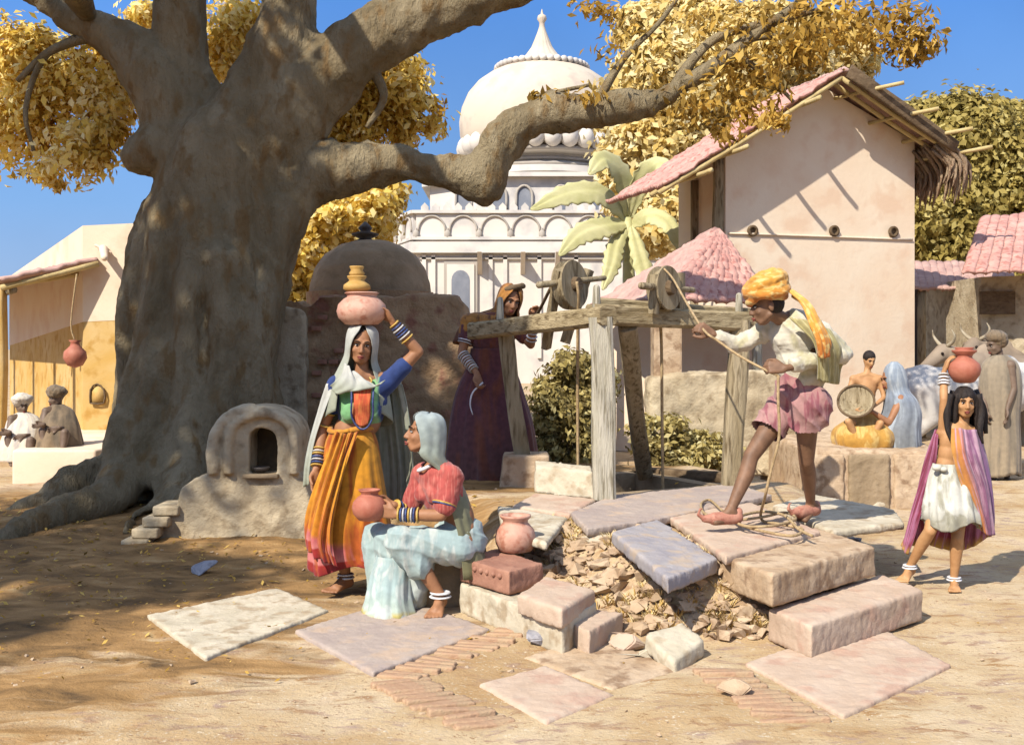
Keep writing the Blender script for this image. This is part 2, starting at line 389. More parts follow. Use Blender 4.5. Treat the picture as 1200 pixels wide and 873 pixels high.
M['leaf_gold'] = leafmat('leaf_gold', [C(176,134,46,.9), C(222,190,84,1.), C(240,214,118,1.), C(248,228,150,1.), C(252,240,186,1.)], .5)
M['leaf_olive'] = leafmat('leaf_olive', [C(120,94,40,.85), C(170,134,56,.9), C(208,168,78,.9), C(230,198,112,.9)], .45)
M['leaf_pale'] = leafmat('leaf_pale', [C(206,176,98,.9), C(226,200,128,.9), C(238,220,160,.9), C(244,232,186,.9)], .45)
M['leaf_green'] = leafmat('leaf_green', [C(100,100,44,.8), C(160,148,70,.8), C(196,184,104,.8), C(220,206,140,.8)])
M['leaf_dark'] = leafmat('leaf_dark', [C(122,108,54,.9), C(158,140,72,.9), C(186,166,94,.9), C(204,190,124,.9)], .4)
M['leaf_bush'] = leafmat('leaf_bush', [C(112,98,58,.9), C(164,146,84,.9), C(198,180,116,.9), C(216,206,154,.9)], .4)
M['grass'] = leafmat('dry_grass', [C(160,124,60,.8), C(205,170,100,.8), C(226,200,140,.8), C(236,218,170,.8)], .2)

# ================================================================ sky, sun, camera
SUN = nrm([-.55, -.74, .88])
w = bpy.data.worlds.new('World'); scene.world = w; w.use_nodes = True; nt = w.node_tree
bg = nt.nodes['Background']; sk = nt.nodes.new('ShaderNodeTexSky'); sk.sky_type = 'NISHITA'; sk.sun_disc = False
sk.sun_elevation = math.asin(SUN[2]); sk.sun_rotation = math.atan2(SUN[0], SUN[1]); sk.altitude = 3000; sk.air_density = 1.5; sk.dust_density = 0; sk.ozone_density = 6
gm = nt.nodes.new('ShaderNodeHueSaturation'); gm.inputs['Saturation'].default_value = 1.22; gm.inputs['Hue'].default_value = .522; gm.inputs['Value'].default_value = 1.0
nt.links.new(sk.outputs[0], gm.inputs['Color']); gm.inputs['Saturation'].default_value = .55; gm.inputs['Hue'].default_value = .5; gm.inputs['Value'].default_value = 1.15
tcw = nt.nodes.new('ShaderNodeTexCoord'); spw = nt.nodes.new('ShaderNodeSeparateXYZ'); nt.links.new(tcw.outputs['Generated'], spw.inputs[0])
lo_r = nt.nodes.new('ShaderNodeValToRGB'); e_ = lo_r.color_ramp.elements; e_[0].position = 0.; e_[0].color = (.40, .52, .72, 1); e_[1].position = .34; e_[1].color = (.090, .30, .84, 1)
q_ = e_.new(.12); q_.color = (.23, .44, .80, 1)
nt.links.new(spw.outputs['Z'], lo_r.inputs[0]); vm = nt.nodes.new('ShaderNodeVectorMath'); vm.operation = 'SCALE'; vm.inputs['Scale'].default_value = 3.3; nt.links.new(lo_r.outputs[0], vm.inputs[0])
mrw = nt.nodes.new('ShaderNodeMapRange'); mrw.inputs[1].default_value = .33; mrw.inputs[2].default_value = .5; nt.links.new(spw.outputs['Z'], mrw.inputs[0])
nw = nt.nodes.new('ShaderNodeTexNoise'); nw.inputs['Scale'].default_value = 3; nw.inputs['Detail'].default_value = 6; nt.links.new(tcw.outputs['Generated'], nw.inputs['Vector'])
mw = nt.nodes.new('ShaderNodeMapRange'); mw.inputs[1].default_value = .3; mw.inputs[2].default_value = .7; mw.inputs[3].default_value = .9; mw.inputs[4].default_value = 1.12; nt.links.new(nw.outputs['Fac'], mw.inputs[0])
vm2 = nt.nodes.new('ShaderNodeVectorMath'); vm2.operation = 'SCALE'; nt.links.new(vm.outputs[0], vm2.inputs[0]); nt.links.new(mw.outputs[0], vm2.inputs['Scale'])
mxw = nt.nodes.new('ShaderNodeMixRGB'); nt.links.new(mrw.outputs[0], mxw.inputs[0]); nt.links.new(vm2.outputs[0], mxw.inputs[1]); nt.links.new(gm.outputs[0], mxw.inputs[2])
nt.links.new(mxw.outputs[0], bg.inputs[0]); bg.inputs[1].default_value = .15
sl = bpy.data.lights.new('sun', 'SUN'); sl.energy = 3.9; sl.angle = R(.6); sl.color = (1, .93, .82)
so = bpy.data.objects.new('sun', sl); COL.objects.link(so); so.rotation_euler = Vector(SUN).to_track_quat('Z', 'Y').to_euler(); so.location = (-10, -10, 20)
cd = bpy.data.cameras.new('camera'); cam = bpy.data.objects.new('camera', cd); COL.objects.link(cam); scene.camera = cam
cam.location = (0, 0, EYE); cam.rotation_euler = (R(90), 0, 0); cd.sensor_width = 36; cd.lens = 36*FP/1200; cd.shift_y = -(436.5-HZ)/1200; cd.clip_end = 2000; cd.clip_start = .05
vs = scene.view_settings; vs.view_transform = 'Standard'; vs.look = 'None'; vs.exposure = .97; vs.gamma = 1

# ================================================================ ground
MOUND = np.array([(-.75,9.3),(-.15,8.5),(.1,7.6),(.42,6.85),(.75,6.4),(1.0,6.15),(1.3,6.15),(1.7,6.6),(1.85,7.3),(2.15,8.4),(2.3,9.4),(1.7,10.8),(.2,10.9),(-.6,10.2)])
PIT = np.array([(.66,8.42),(.08,9.5),(1.15,10.1),(1.72,9.0)])
FLAT = [np.array([G(*q)[:2] for q in l]) for l in ([(172,720),(325,688),(385,714),(240,770)],[(345,738),(472,700),(575,736),(437,788)],[(872,776),(1018,726),(1114,778),(988,838)],[(612,768),(700,744),(800,782),(716,806)],[(560,800),(640,778),(720,812),(640,846)])]
def inside_dist(P, X, Y):
    n = len(P); ins = np.zeros(X.shape, bool); d = np.full(X.shape, 1e9)
    for i in range(n):
        x1, y1 = P[i]; x2, y2 = P[(i+1) % n]
        c = ((y1 > Y) != (y2 > Y)) & (X < (x2-x1)*(Y-y1)/(y2-y1+1e-12)+x1); ins ^= c
        t = np.clip(((X-x1)*(x2-x1)+(Y-y1)*(y2-y1))/((x2-x1)**2+(y2-y1)**2), 0, 1)
        d = np.minimum(d, np.hypot(X-x1-t*(x2-x1), Y-y1-t*(y2-y1)))
    return ins, d
def ground_h(X, Y, pit=True):
    X = np.asarray(X, float); Y = np.asarray(Y, float)
    ins, d = inside_dist(MOUND, X, Y)
    t = np.clip(1-d/.60, 0, 1); t = t*t*(3-2*t); h = .34*np.where(ins, 1, t)
    # soil heaped round the tree foot
    h = h+.10*np.exp(-(((X+3.2)/1.9)**2+((Y-10.2)/1.5)**2))
    h = h+.008*np.sin(X*2.1+Y*1.3)+.005*np.sin(X*4.7-Y*3.1)
    soil = np.clip((-1.2-X)/1.5, 0, 1)*np.clip((Y-4)/2, 0, 1)*np.clip((12-Y)/3, 0, 1)
    h = h+soil*0
    for fp in FLAT:
        fi, fd = inside_dist(fp, X, Y); q_ = np.where(fi, 1, np.clip(1-fd/.12, 0, 1)); h = h*(1-q_)+.0*q_
    if pit:
        ip, dp = inside_dist(PIT, X, Y); h = np.where(ip & (dp > .03), -1.6, h)
    return h
FLAT_ = 0
def gz(x, y): return float(ground_h(np.array([x]), np.array([y]), False)[0])
def axis(a, b, st, far): 
    mid = np.arange(a, b+st/2, st); lo = a-np.geomspace(st, a+far, 22)[::-1] if a > -far else []; hi = b+np.geomspace(st, far-b, 22)
    return np.concatenate([lo, mid, hi])
xs = axis(-8., 5.5, .055, 400.); ys = axis(3.2, 13., .055, 400.)
Xg, Yg = np.meshgrid(xs, ys); Zg = ground_h(Xg, Yg)
fineg = np.array([noise.fractal(Vector((x*5, y*5, 0)), .9, 2.1, 4) if (-8 < x < 5.6 and 3 < y < 13.1) else 0 for x, y in zip(Xg.ravel(), Yg.ravel())]).reshape(Xg.shape)
fm_ = np.ones(Xg.shape)
for fp in FLAT:
    fi, fd = inside_dist(fp, Xg, Yg); fm_ = fm_*np.where(fi, 0, np.clip(fd/.10, 0, 1))
Zg = Zg+fineg*.009*np.where(Xg < -1.2, 2.2, 1)*fm_
nx, ny = len(xs), len(ys)
idx = np.arange(nx*ny).reshape(ny, nx)
quads = np.stack([idx[:-1, :-1], idx[:-1, 1:], idx[1:, 1:], idx[1:, :-1]], -1).reshape(-1, 4)
me = bpy.data.meshes.new('ground'); me.from_pydata(np.stack([Xg, Yg, Zg], -1).reshape(-1, 3).tolist(), [], quads.tolist()); me.update()
gm_, nt, bs = newmat('earth'); N = nt.nodes.new; L = nt.links.new
tc = N('ShaderNodeTexCoord'); sp = N('ShaderNodeSeparateXYZ'); L(tc.outputs['Object'], sp.inputs[0])
def tex(sc, st=(1,1,1), det=7, dis=.5, rot=0):
    mp = N('ShaderNodeMapping'); mp.inputs['Scale'].default_value = st; mp.inputs['Rotation'].default_value = (0,0,rot); L(tc.outputs['Object'], mp.inputs['Vector'])
    n = N('ShaderNodeTexNoise'); n.inputs['Scale'].default_value = sc; n.inputs['Detail'].default_value = det; n.inputs['Distortion'].default_value = dis; n.inputs['Roughness'].default_value = .6
    L(mp.outputs[0], n.inputs['Vector']); return n.outputs['Fac']
def ramp(f, stops):
    r = N('ShaderNodeValToRGB'); e = r.color_ramp.elements; e[0].position, e[0].color = stops[0]; e[1].position, e[1].color = stops[-1]
    for p, c in stops[1:-1]: q = e.new(p); q.color = c
    L(f, r.inputs[0]); return r.outputs[0]
def mixc(f, a, b):
    m = N('ShaderNodeMixRGB'); L(f, m.inputs[0]); L(a, m.inputs[1]); L(b, m.inputs[2]); return m.outputs[0]
BW = lambda p0, p1: [(p0, (0,0,0,1)), (p1, (1,1,1,1))]
sand = ramp(tex(1.1), [(.3, C(190,154,108)), (.45, C(208,178,134)), (.58, C(222,198,160)), (.72, C(212,182,156))])
strokes = ramp(tex(7, (.8, 1.7, 1), 6, .5, .35), BW(.52, .64)); sand = mixc(strokes, sand, ramp(tex(2.2), [(.4, C(180,140,92)), (.6, C(180,154,138))]))
grit = ramp(tex(55, (1,1,1), 3, .2), BW(.56, .66)); sand = mixc(grit, sand, ramp(tex(9), [(.4, C(166,128,88)), (.6, C(232,214,184))]))
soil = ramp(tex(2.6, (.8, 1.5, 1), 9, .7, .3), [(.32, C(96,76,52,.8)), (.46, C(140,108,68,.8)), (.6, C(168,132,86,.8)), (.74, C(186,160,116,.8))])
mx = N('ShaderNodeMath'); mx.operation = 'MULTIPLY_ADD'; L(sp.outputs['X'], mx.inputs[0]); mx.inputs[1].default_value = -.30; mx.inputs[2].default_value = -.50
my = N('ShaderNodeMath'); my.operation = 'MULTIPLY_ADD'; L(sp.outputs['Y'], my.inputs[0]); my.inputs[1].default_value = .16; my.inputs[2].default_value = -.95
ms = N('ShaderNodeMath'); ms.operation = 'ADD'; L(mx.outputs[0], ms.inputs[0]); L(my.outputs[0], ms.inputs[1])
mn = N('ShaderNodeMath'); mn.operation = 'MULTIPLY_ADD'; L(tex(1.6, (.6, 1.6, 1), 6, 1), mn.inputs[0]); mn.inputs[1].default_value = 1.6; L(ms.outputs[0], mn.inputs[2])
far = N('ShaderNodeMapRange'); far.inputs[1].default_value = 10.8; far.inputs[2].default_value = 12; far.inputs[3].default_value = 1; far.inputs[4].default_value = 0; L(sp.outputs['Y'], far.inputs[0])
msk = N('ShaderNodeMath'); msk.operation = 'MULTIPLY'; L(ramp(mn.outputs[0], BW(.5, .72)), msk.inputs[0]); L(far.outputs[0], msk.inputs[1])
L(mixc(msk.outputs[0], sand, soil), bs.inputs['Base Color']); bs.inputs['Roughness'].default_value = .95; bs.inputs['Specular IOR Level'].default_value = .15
bp = N('ShaderNodeBump'); bp.inputs['Strength'].default_value = .5; bp.inputs['Distance'].default_value = .02
ba = N('ShaderNodeMath'); ba.operation = 'ADD'; L(tex(14, (.7, 1.4, 1), 8), ba.inputs[0]); L(tex(60), ba.inputs[1]); L(ba.outputs[0], bp.inputs['Height']); L(bp.outputs[0], bs.inputs['Normal'])
g_o = mesh_obj('ground', me, gm_); tag(g_o, kind='structure')
# ================================================================ the great tree
tb = W(235, 590, 10.9); tb[2] = 0
tree = thing('banyan_tree', tb, 'huge gnarled tree with a thick brown trunk and a limb bending out over the well', 'tree')
def TP(l, Y=10.9): return [(W(x, y, Y+(q[0] if q else 0)), r*Y/FP) for (x, y, r, *q) in l]
mb = MB()
mb.chain(TP([(235,640,118),(232,570,98),(228,470,88),(238,360,86),(262,260,84),(268,190,74)]), 28)
mb.chain(TP([(150,560,26),(150,470,17),(147,400,14),(156,320,17),(186,250,24),(230,190,28)]), 16)
mb.chain(TP([(305,540,42,-.3),(300,430,28,-.4),(310,330,26,-.3),(330,250,30,-.2),(350,210,32)]), 16)
mb.chain(TP([(215,560,34,-.75),(205,450,24,-.7),(225,330,24,-.6),(270,230,30,-.4)]), 16)
mb.chain(TP([(265,480,26,-.75),(275,380,22,-.7),(262,300,22,-.6)]), 14)
mb.chain(TP([(238,180,50),(192,105,38),(140,50,27),(70,12,17),(-10,-40,15)]), 18)
mb.chain(TP([(240,160,46,.1),(215,70,30,.1),(212,-20,27,.1),(200,-180,24,.1)]), 18)
mb.chain(TP([(285,170,62),(320,90,44),(335,20,36),(340,-90,30)]), 18)
mb.chain(TP([(300,175,60),(355,110,44),(420,55,38),(500,15,33),(600,-22,28),(760,-90,20)]), 20)
mb.chain(TP([(305,215,52),(355,205,34),(410,200,27),(470,193,23),(530,205,23),(566,213,25),(582,178,26),(604,150,26),(640,131,21),(700,132,17),(760,122,13),(810,98,11)]), 18)
for (an_, ln_, k_) in ((178,.6,.72),(205,.7,.78),(228,1.2,.85),(243,1.5,1.),(262,1.2,1.),(285,1.1,1.),(310,1.3,1.),(345,1.2,.9),(30,1.2,.9),(90,1.2,.9),(150,.7,.8)):
    dx_, dy_ = math.cos(R(an_)), math.sin(R(an_)); cx_, cy_ = tb[0], tb[1]; wv_ = .12*math.sin(an_)
    mb.chain([(V(cx_+dx_*r_*k_+dy_*o_*wv_*3, cy_+dy_*r_*k_-dx_*o_*wv_*3, z_), q_*k_) for r_, z_, q_, o_ in ((.50,1.5,.28,0),(.72,.85,.26,0),(.98,.38,.21,.3),(1.0+ln_*.3,.17,.15,.8),(1.0+ln_*.6,.09,.11,.5),(1.0+ln_,.02,.055,1))], 14)
mb.chain(TP([(225,186,40,-.1),(195,176,30,-.15),(175,176,27,-.2),(163,181,24,-.2)]), 16)
trunk = remesh(mb, .045, 7, .5)
v = getv(trunk); n_ = getn(trunk); c0 = W(235, 400, 10.9)
th = np.arctan2(v[:, 1]-c0[1], v[:, 0]-c0[0]); hgt = v[:, 2]
fl = np.clip((3.4-hgt)/1.5, 0, 1)*np.where((v[:, 0] < c0[0]+1.4) & (v[:, 0] > c0[0]-1.2), 1, 0)
d = fl*(.05*np.sin(9*th+.6*np.sin(hgt*1.7)+hgt*.5)+.03*np.sin(17*th+hgt*1.1))
d += np.array([noise.fractal(Vector((p[0]*1.6, p[1]*1.6, p[2]*.7)), .7, 2.2, 5)*.075+noise.fractal(Vector((p[0]*7, p[1]*7, p[2]*2.6+9)), .8, 2.1, 3)*.022 for p in v])
setv(trunk, v+n_*d[:, None]); mesh_obj('trunk', trunk, M['bark'], tree)
def root(pts, r):
    P = []
    for (x, y) in pts:
        q = G(x, y); q[2] = gz(q[0], q[1])+r[0]*.15; P.append(q)
    m = MB().tube(P, r, n=12, sub=7, wob=.12); me = remesh(m, .03, 2); displace(me, .03, 4)
    mesh_obj('root', me, M['bark'], tree)
# thinner limbs and twigs
def twig(l, Y=10.9, name='branch'):
    P = [W(x, y, Y+(q[0] if q else 0)) for (x, y, r, *q) in l]; rr = [t[2]*Y/FP for t in l]
    build(name, MB().tube(P, rr, n=10, sub=5, wob=.08), M['bark'], tree)
twig([(800,100,10),(840,75,9),(880,45,7),(935,5,5),(990,-40,3)])
twig([(790,106,8),(812,70,6),(845,42,5),(890,30,5),(960,12,3)])
twig([(880,45,4),(940,40,3),(1000,32,2),(1050,20,1.5)]); twig([(700,120,6),(730,70,4),(770,30,3),(800,-10,2)])
twig([(150,60,8),(110,45,6),(60,60,5),(20,95,3)]); twig([(90,45,5),(50,70,4),(30,130,3),(40,180,2)])
twig([(860,62,4),(900,90,3),(930,120,2)]); twig([(640,128,5),(650,110,3),(690,100,2)]);twig([(420,60,8),(450,110,5),(430,150,3)])
twig([(105,22,9),(20,-150,40,-3),(-120,-420,60,-5.5)]); twig([(212,-100,24),(190,-300,22,-1.5),(120,-420,14,-3.5)])
# foliage in view
def PB(px, py, Y, rx, ry, dm, w=1.): s = Y/FP; return (W(px, py, Y), (rx*s, dm, ry*s), w)
bl = [PB(60,90,11.6,80,55,.5,1.6), PB(20,150,11.4,60,50,.4,1.1), PB(105,115,11.3,60,50,.4,1.2), PB(85,180,11.1,42,28,.35,.7), PB(25,60,11.6,50,40,.4,.8), PB(50,210,11.2,28,14,.2,.25), PB(145,70,11.7,40,40,.3,.6),
      PB(120,155,11.2,35,25,.3,.5)]
v, a = leaves(bl, 105, .095, 3, aspect=2.1, clump=.5, droop=1., nclump=17, shell=.35); leafobj('crown', v, a, M['leaf_gold'], tree)
bl = [PB(270,35,12.1,45,50,.4,1.2), PB(262,70,12.3,30,20,.3,.6), PB(185,20,12.1,30,26,.3,.6), PB(300,85,12.4,60,40,.3,.5),
      PB(395,110,11.9,50,60,.5,1.2), PB(430,140,12,60,50,.5,1.3), PB(470,110,11.8,42,26,.4,.8), PB(450,75,11.8,45,20,.3,.6), PB(400,165,11.9,40,30,.3,.6), PB(490,150,12.1,25,16,.3,.3),PB(500,120,12.1,20,10,.3,.2)]
v, a = leaves(bl, 110, .095, 4, aspect=2.1, clump=.5, droop=1., nclump=17, shell=.35); leafobj('crown', v, a, M['leaf_gold'], tree)
bl = [PB(1000,35,10.6,70,26,.5,.8), PB(1060,40,10.5,35,24,.4,.55), PB(1080,55,10.5,22,18,.3,.3), PB(940,60,10.7,55,20,.4,.6), PB(870,85,10.8,50,30,.4,.7), PB(890,130,10.6,26,24,.3,.35),
      PB(910,150,10.5,16,12,.2,.15), PB(830,120,10.9,50,30,.4,.5), PB(760,70,11,60,40,.5,.3), PB(700,18,11,28,12,.2,.2), PB(640,118,10.8,22,8,.2,.15),PB(690,118,10.8,26,8,.2,.2), PB(860,30,11,60,26,.4,.6), PB(950,15,11,60,18,.4,.5),PB(850,155,10.8,20,12,.2,.2),PB(1040,20,10.6,60,14,.3,.4)]
v, a = leaves(bl, 19, .105, 5, aspect=2.6, clump=.55, droop=1.1); leafobj('crown', v, a, M['leaf_olive'], tree)
# the crown overhead, out of the picture: it shades the trunk and the bare soil
bl = [(V(-7.6,3.0,8.8), (2.0,1.5,.9), 1.3), (V(-7.0,5.6,8.9), (1.9,2.0,.9), 1.5), (V(-5.9,7.2,9.0), (1.1,1.2,.8), .9), (V(-5.2,3.4,9.0), (.9,.9,.6), .4), (V(-8.7,-.2,8.8), (1.4,1.4,.7), 1.2), (V(-8.9,-2.0,8.8), (.8,.8,.6), .6), (V(-9.9,.8,8.8), (1.2,1.4,.7), .8)]
v, a = leaves(bl, 78, .24, 6, aspect=1.6, clump=.36); leafobj('crown', v, a, M['leaf_olive'], tree)

# ================================================================ other trees
def bgtree(px, py, Y, blobs, leafm, label, per, size, seed, trunk_r=.25, name='shade_tree', lean=0):
    b = W(px, py, Y); b[2] = 0
    t = thing(name, b, label, 'tree')
    top = W(px+lean, py-40, Y)
    m = MB().tube([b, (b+top)/2+V(.15, 0, 0), top], [trunk_r*1.3, trunk_r, trunk_r*.6], n=12)
    for (x, y, dY, rx, ry, dm, wg) in blobs[:7]:
        q = W(x, y, Y+dY); m.tube([b*.45+top*.55, (top+q)/2+V(0, 0, .2), q], [trunk_r*.5, trunk_r*.3, trunk_r*.12], n=7)
    build('trunk', m, M['bark'], t)
    v, a = leaves([PB(x, y, Y+dY, rx, ry, dm, wg) for (x, y, dY, rx, ry, dm, wg) in blobs], per, size, seed, aspect=1.7, clump=.3, nclump=40)
    leafobj('crown', v, a, leafm, t); return t
bgtree(860, 260, 25, [(800,110,0,90,60,1.4,1.8),(870,90,.5,90,60,1.4,1.8),(940,70,1,70,50,1.2,1.2),(770,180,0,60,60,1.2,1.2),(850,170,.5,80,70,1.4,1.8),(775,55,1,40,36,1,.8),(780,250,0,50,60,1.2,1.),(840,260,.5,60,60,1.3,1.2),(960,140,1,60,60,1,.8),(745,130,.3,35,40,1,.9),(740,215,.3,34,36,1,.8),(760,30,1,34,30,.8,.6),(1000,60,1,30,34,.8,.4),(900,40,1,70,36,1,1),(820,40,1,60,40,1,.9)],
       M['leaf_pale'], 'pale yellow leafy tree rising behind the pink tiled roof', 320, .19, 11)
bgtree(1120, 380, 29, [(1110,170,0,70,52,1.8,2.),(1050,230,0,50,70,1.6,1.6),(1150,220,0,70,80,2,2.2),(1090,260,-.5,60,60,1.6,1.6),(1190,190,.3,50,50,1.5,1.2),(1130,300,-.5,80,50,1.6,1.4),(1070,150,0,40,26,1,.7),(1220,260,0,60,80,1.5,1.2),(1180,150,0,30,24,1,.5)],
       M['leaf_dark'], 'round dark olive tree filling the gap right of the gabled house', 380, .19, 12, .4)
bgtree(405, 420, 19, [(420,90,0,70,40,1,1.),(370,250,-1,50,50,1,1.3),(410,260,-1,50,45,1,1.3),(350,300,-1,40,45,1,1.1),(440,230,0,30,30,.8,.6),(360,190,0,40,60,1,.9),(395,215,0,60,35,1,.9),(340,350,-1,30,40,.8,.9)],
       M['leaf_gold'], 'golden leafed tree standing behind the ruined wall', 320, .14, 13, .25)

# ================================================================ mosque
mq = thing('domed_tomb', (1.35, 50, 0), 'white onion domed tomb with an arcaded parapet far behind the well', 'tomb')
zz = lambda y, Y: EYE-(y-HZ)/FP*Y
poly = [(-3.79,44),(6.16,44),(8.3,50),(6.2,56),(-3.8,56),(-5.96,50)]
def scaled(P, k, c=(1.2, 50)): return [(c[0]+(x-c[0])*k, c[1]+(y-c[1])*k) for x, y in P]
def polyprism(P, z0, z1): return MB().prism([(x, y, z1) for x, y in P], z1-z0)
build('wall', polyprism(poly, 0, zz(297,44)), M['lime'], mq, smooth=False)
build('ledge', polyprism(scaled(poly, 1.045), zz(297,44)+.004, zz(284,44)), M['lime'], mq, smooth=False)
par = MB()
for i in (5, 0, 1):
    a = V(*poly[i], 0); b = V(*poly[(i+1) % 6], 0); L_ = np.linalg.norm(b-a); d = (b-a)/L_; nn = V(d[1], -d[0], 0)
    ang = math.atan2(d[1], d[0]); mid = (a+b)/2
    par.box(mid+V(0,0,(zz(284,44)+zz(247,44))/2+.002), (L_, .3, zz(247,44)-zz(284,44)-.01), ang)
    for z in (zz(249,44), zz(280,44)): par.box(mid+nn*.2+V(0, 0, z), (L_+.3, .16, .12), ang)
build('parapet', par, M['lime'], mq, smooth=False)
orn = MB()
for i in (5, 0):
    a = V(*poly[i], 0); b = V(*poly[(i+1) % 6], 0); L_ = np.linalg.norm(b-a); d = (b-a)/L_; nn = V(d[1], -d[0], 0)
    k = 8 if i == 0 else 5
    for j in range(k):
        c = a+d*L_*(j+.5)/k+nn*.19; z0 = zz(272,44); rr = L_/k*.44
        orn.tube([c+d*rr*math.cos(t)+V(0, 0, z0+.62*math.sin(t)) for t in np.linspace(0, math.pi, 9)], .045, n=6, sub=2)
        e = a+d*L_*j/k+nn*.2; orn.ell(e+V(0, 0, z0-.12), (.13, .1, .2)); orn.capsule(e+V(0,0,z0+.05), .05, e+V(0,0,z0+.1), .05, 6, 2)
build('arcade_relief', orn, M['lime_line'], mq)
P8 = [(1.35+5.3*math.cos(t), 50+5.3*math.sin(t)) for t in np.radians(np.arange(22.5, 360, 45))]
build('upper_storey', polyprism(P8, zz(284,44)-.3, zz(212,46)), M['lime'], mq, smooth=False)
build('cornice', polyprism(scaled(P8, 1.07, (1.35, 50)), zz(212,46)+.003, zz(207,46)), M['lime'], mq, smooth=False)
for k, (x0) in enumerate((-2.3, -.9, .5, 2., 3.5)):
    yy = 50-5.3*math.cos(R(22.5))-.03
    if abs(x0+.35) > 9: continue
    pts = [(x0-.32, yy, 7.0), (x0-.32, yy, 7.65), (x0-.2, yy, 7.9), (x0, yy, 8.0), (x0+.2, yy, 7.9), (x0+.32, yy, 7.65), (x0+.32, yy, 7.0)]
    if x0 < -.7: pts = [(p[0]+.35, p[1]+.0, p[2]) for p in pts]
    aw_ = build('arched_window', MB().prism(pts[::-1], .12, (0, 1, 0)), M['lime_recess_shade'], mq, smooth=False); build('window_frame', MB().tube([V(p[0], yy-.03, p[2]) for p in pts], .06, n=6, sub=2), M['lime_line'], aw_)
s = 50/FP
def pr(l): return [(r*s, zz(y, 50)) for r, y in l]
cx = (1.35, 50, 0)
build('drum', MB().lathe(cx, pr([(96,215),(96,208),(80,206),(72,200),(70,192),(86,190),(88,186),(82,184),(84,180)]), 56), M['lime'], mq, sharp=35)
build('dome', MB().lathe(cx, pr([(82,184),(92,176),(96,160),(97,145),(94,128),(87,112),(76,99),(62,89),(50,83)]), 72), M['lime_dome'], mq)
build('spire', MB().lathe(cx, pr([(50,82.5),(40,78),(28,73),(19,66),(12,56),(8,46),(5,38),(3,31),(3,27),(5.5,23),(4.5,19),(1.5,17),(1,14),(.2,11)]), 48, flute=16, fa=.05), M['lime_dome'], mq)
gar = MB(); gar2 = MB()
for j in range(30):
    t = 2*math.pi*j/30; q = V(1.35+90*s*math.cos(t), 50+90*s*math.sin(t), zz(176, 50)); gar.ell(q, (.40, .40, .46), n=12, m=8)
for j in range(40):
    t = 2*math.pi*j/40; q = V(1.35+52*s*math.cos(t), 50+52*s*math.sin(t), zz(81, 50)); gar2.ell(q, (.17, .17, .15), n=8, m=6)
build('petal_band', gar, M['lime'], mq); build('petal_band', gar2, M['lime'], mq)
for y, r in ((188, 87), (197, 74), (204, 80)): build('moulding', MB().lathe(cx, [(r*s, zz(y+2.2, 50)), ((r+3)*s, zz(y, 50)), (r*s, zz(y-2.2, 50))], 48), M['lime_line'], mq)
# door panel in the wall
def archpts(cx_, z0, z1, hw, y, n=9):
    zs = z1-hw*1.1; return [(cx_-hw, y, z0)]+[(cx_-hw*math.cos(t), y, zs+hw*1.1*math.sin(t)) for t in np.linspace(0, math.pi, n)]+[(cx_+hw, y, z0)]
Yw = 43.9; xx = lambda px: (px-600)/FP*44
build('door_frame', MB().box((xx(540), 43.93, (zz(307,44)+zz(372,44))/2), (xx(560)-xx(521), .12, zz(307,44)-zz(372,44))), M['lime_line'], mq, smooth=False)
build('door_panel', MB().box((xx(540), 43.85, (zz(310,44)+zz(372,44))/2), (xx(556)-xx(524), .08, zz(310,44)-zz(372,44))), M['lime'], mq, smooth=False)
build('door_arch', MB().prism(archpts(xx(540), zz(372,44), zz(317,44), .36, 43.795)[::-1], .04, (0, 1, 0)), M['lime_recess_shade'], mq, smooth=False)
for px_ in (560, 610, 650): build('shadow_bracket', MB().prism([(xx(px_), 43.99, zz(298,44)), (xx(px_), 42.9, zz(298,44)), (xx(px_)+.0, 43.99, zz(322,44))], .18, (1, 0, 0)), M['lime'], mq, smooth=False)  # made-up brackets, added to stand for slanting shadows on the wall
for px_ in (497, 508, 575, 592, 632, 675):
    build('pilaster', MB().box((xx(px_), 43.95, (zz(299,44)+1.)/2), (.16, .12, zz(299,44)-1.)), M['lime'], mq, smooth=False)
build('string_course', MB().box((1.2, 43.94, zz(303,44)), (9.7, .1, .09)), M['lime_line'], mq, smooth=False)
for k_ in range(22): build('merlon', MB().prism([(-3.6+k_*.44, 43.84, zz(247,44)), (-3.3+k_*.44, 43.84, zz(247,44)), (-3.3+k_*.44, 43.84, zz(247,44)+.14), (-3.45+k_*.44, 43.84, zz(247,44)+.3), (-3.6+k_*.44, 43.84, zz(247,44)+.14)][::-1], .14, (0, 1, 0)), M['lime'], mq, smooth=False)
# corner kiosk
kx, ky = -5.6, 50.2; kz = zz(262, 50)
tu = thing('roof_kiosk', (kx, ky, kz-.9), 'small domed kiosk on the left corner of the white parapet', 'kiosk')
build('dome', MB().lathe((kx, ky, 0), [(.62, kz+.5), (.66, kz+.75), (.5, kz+1.1), (.2, kz+1.35), (.08, kz+1.5), (.12, kz+1.62), (.02, kz+1.9)], 24), M['lime'], tu)
build('base', MB().lathe((kx, ky, 0), [(.6, kz-.9), (.6, kz-.5), (.7, kz-.45), (.7, kz-.35)], 8), M['lime'], tu, smooth=False)
for t in np.radians([45, 135, 225, 315]): build('pillar', MB().capsule((kx+.5*math.cos(t), ky+.5*math.sin(t), kz-.35), .08, (kx+.5*math.cos(t), ky+.5*math.sin(t), kz+.5), .08, 8, 3), M['lime'], tu)
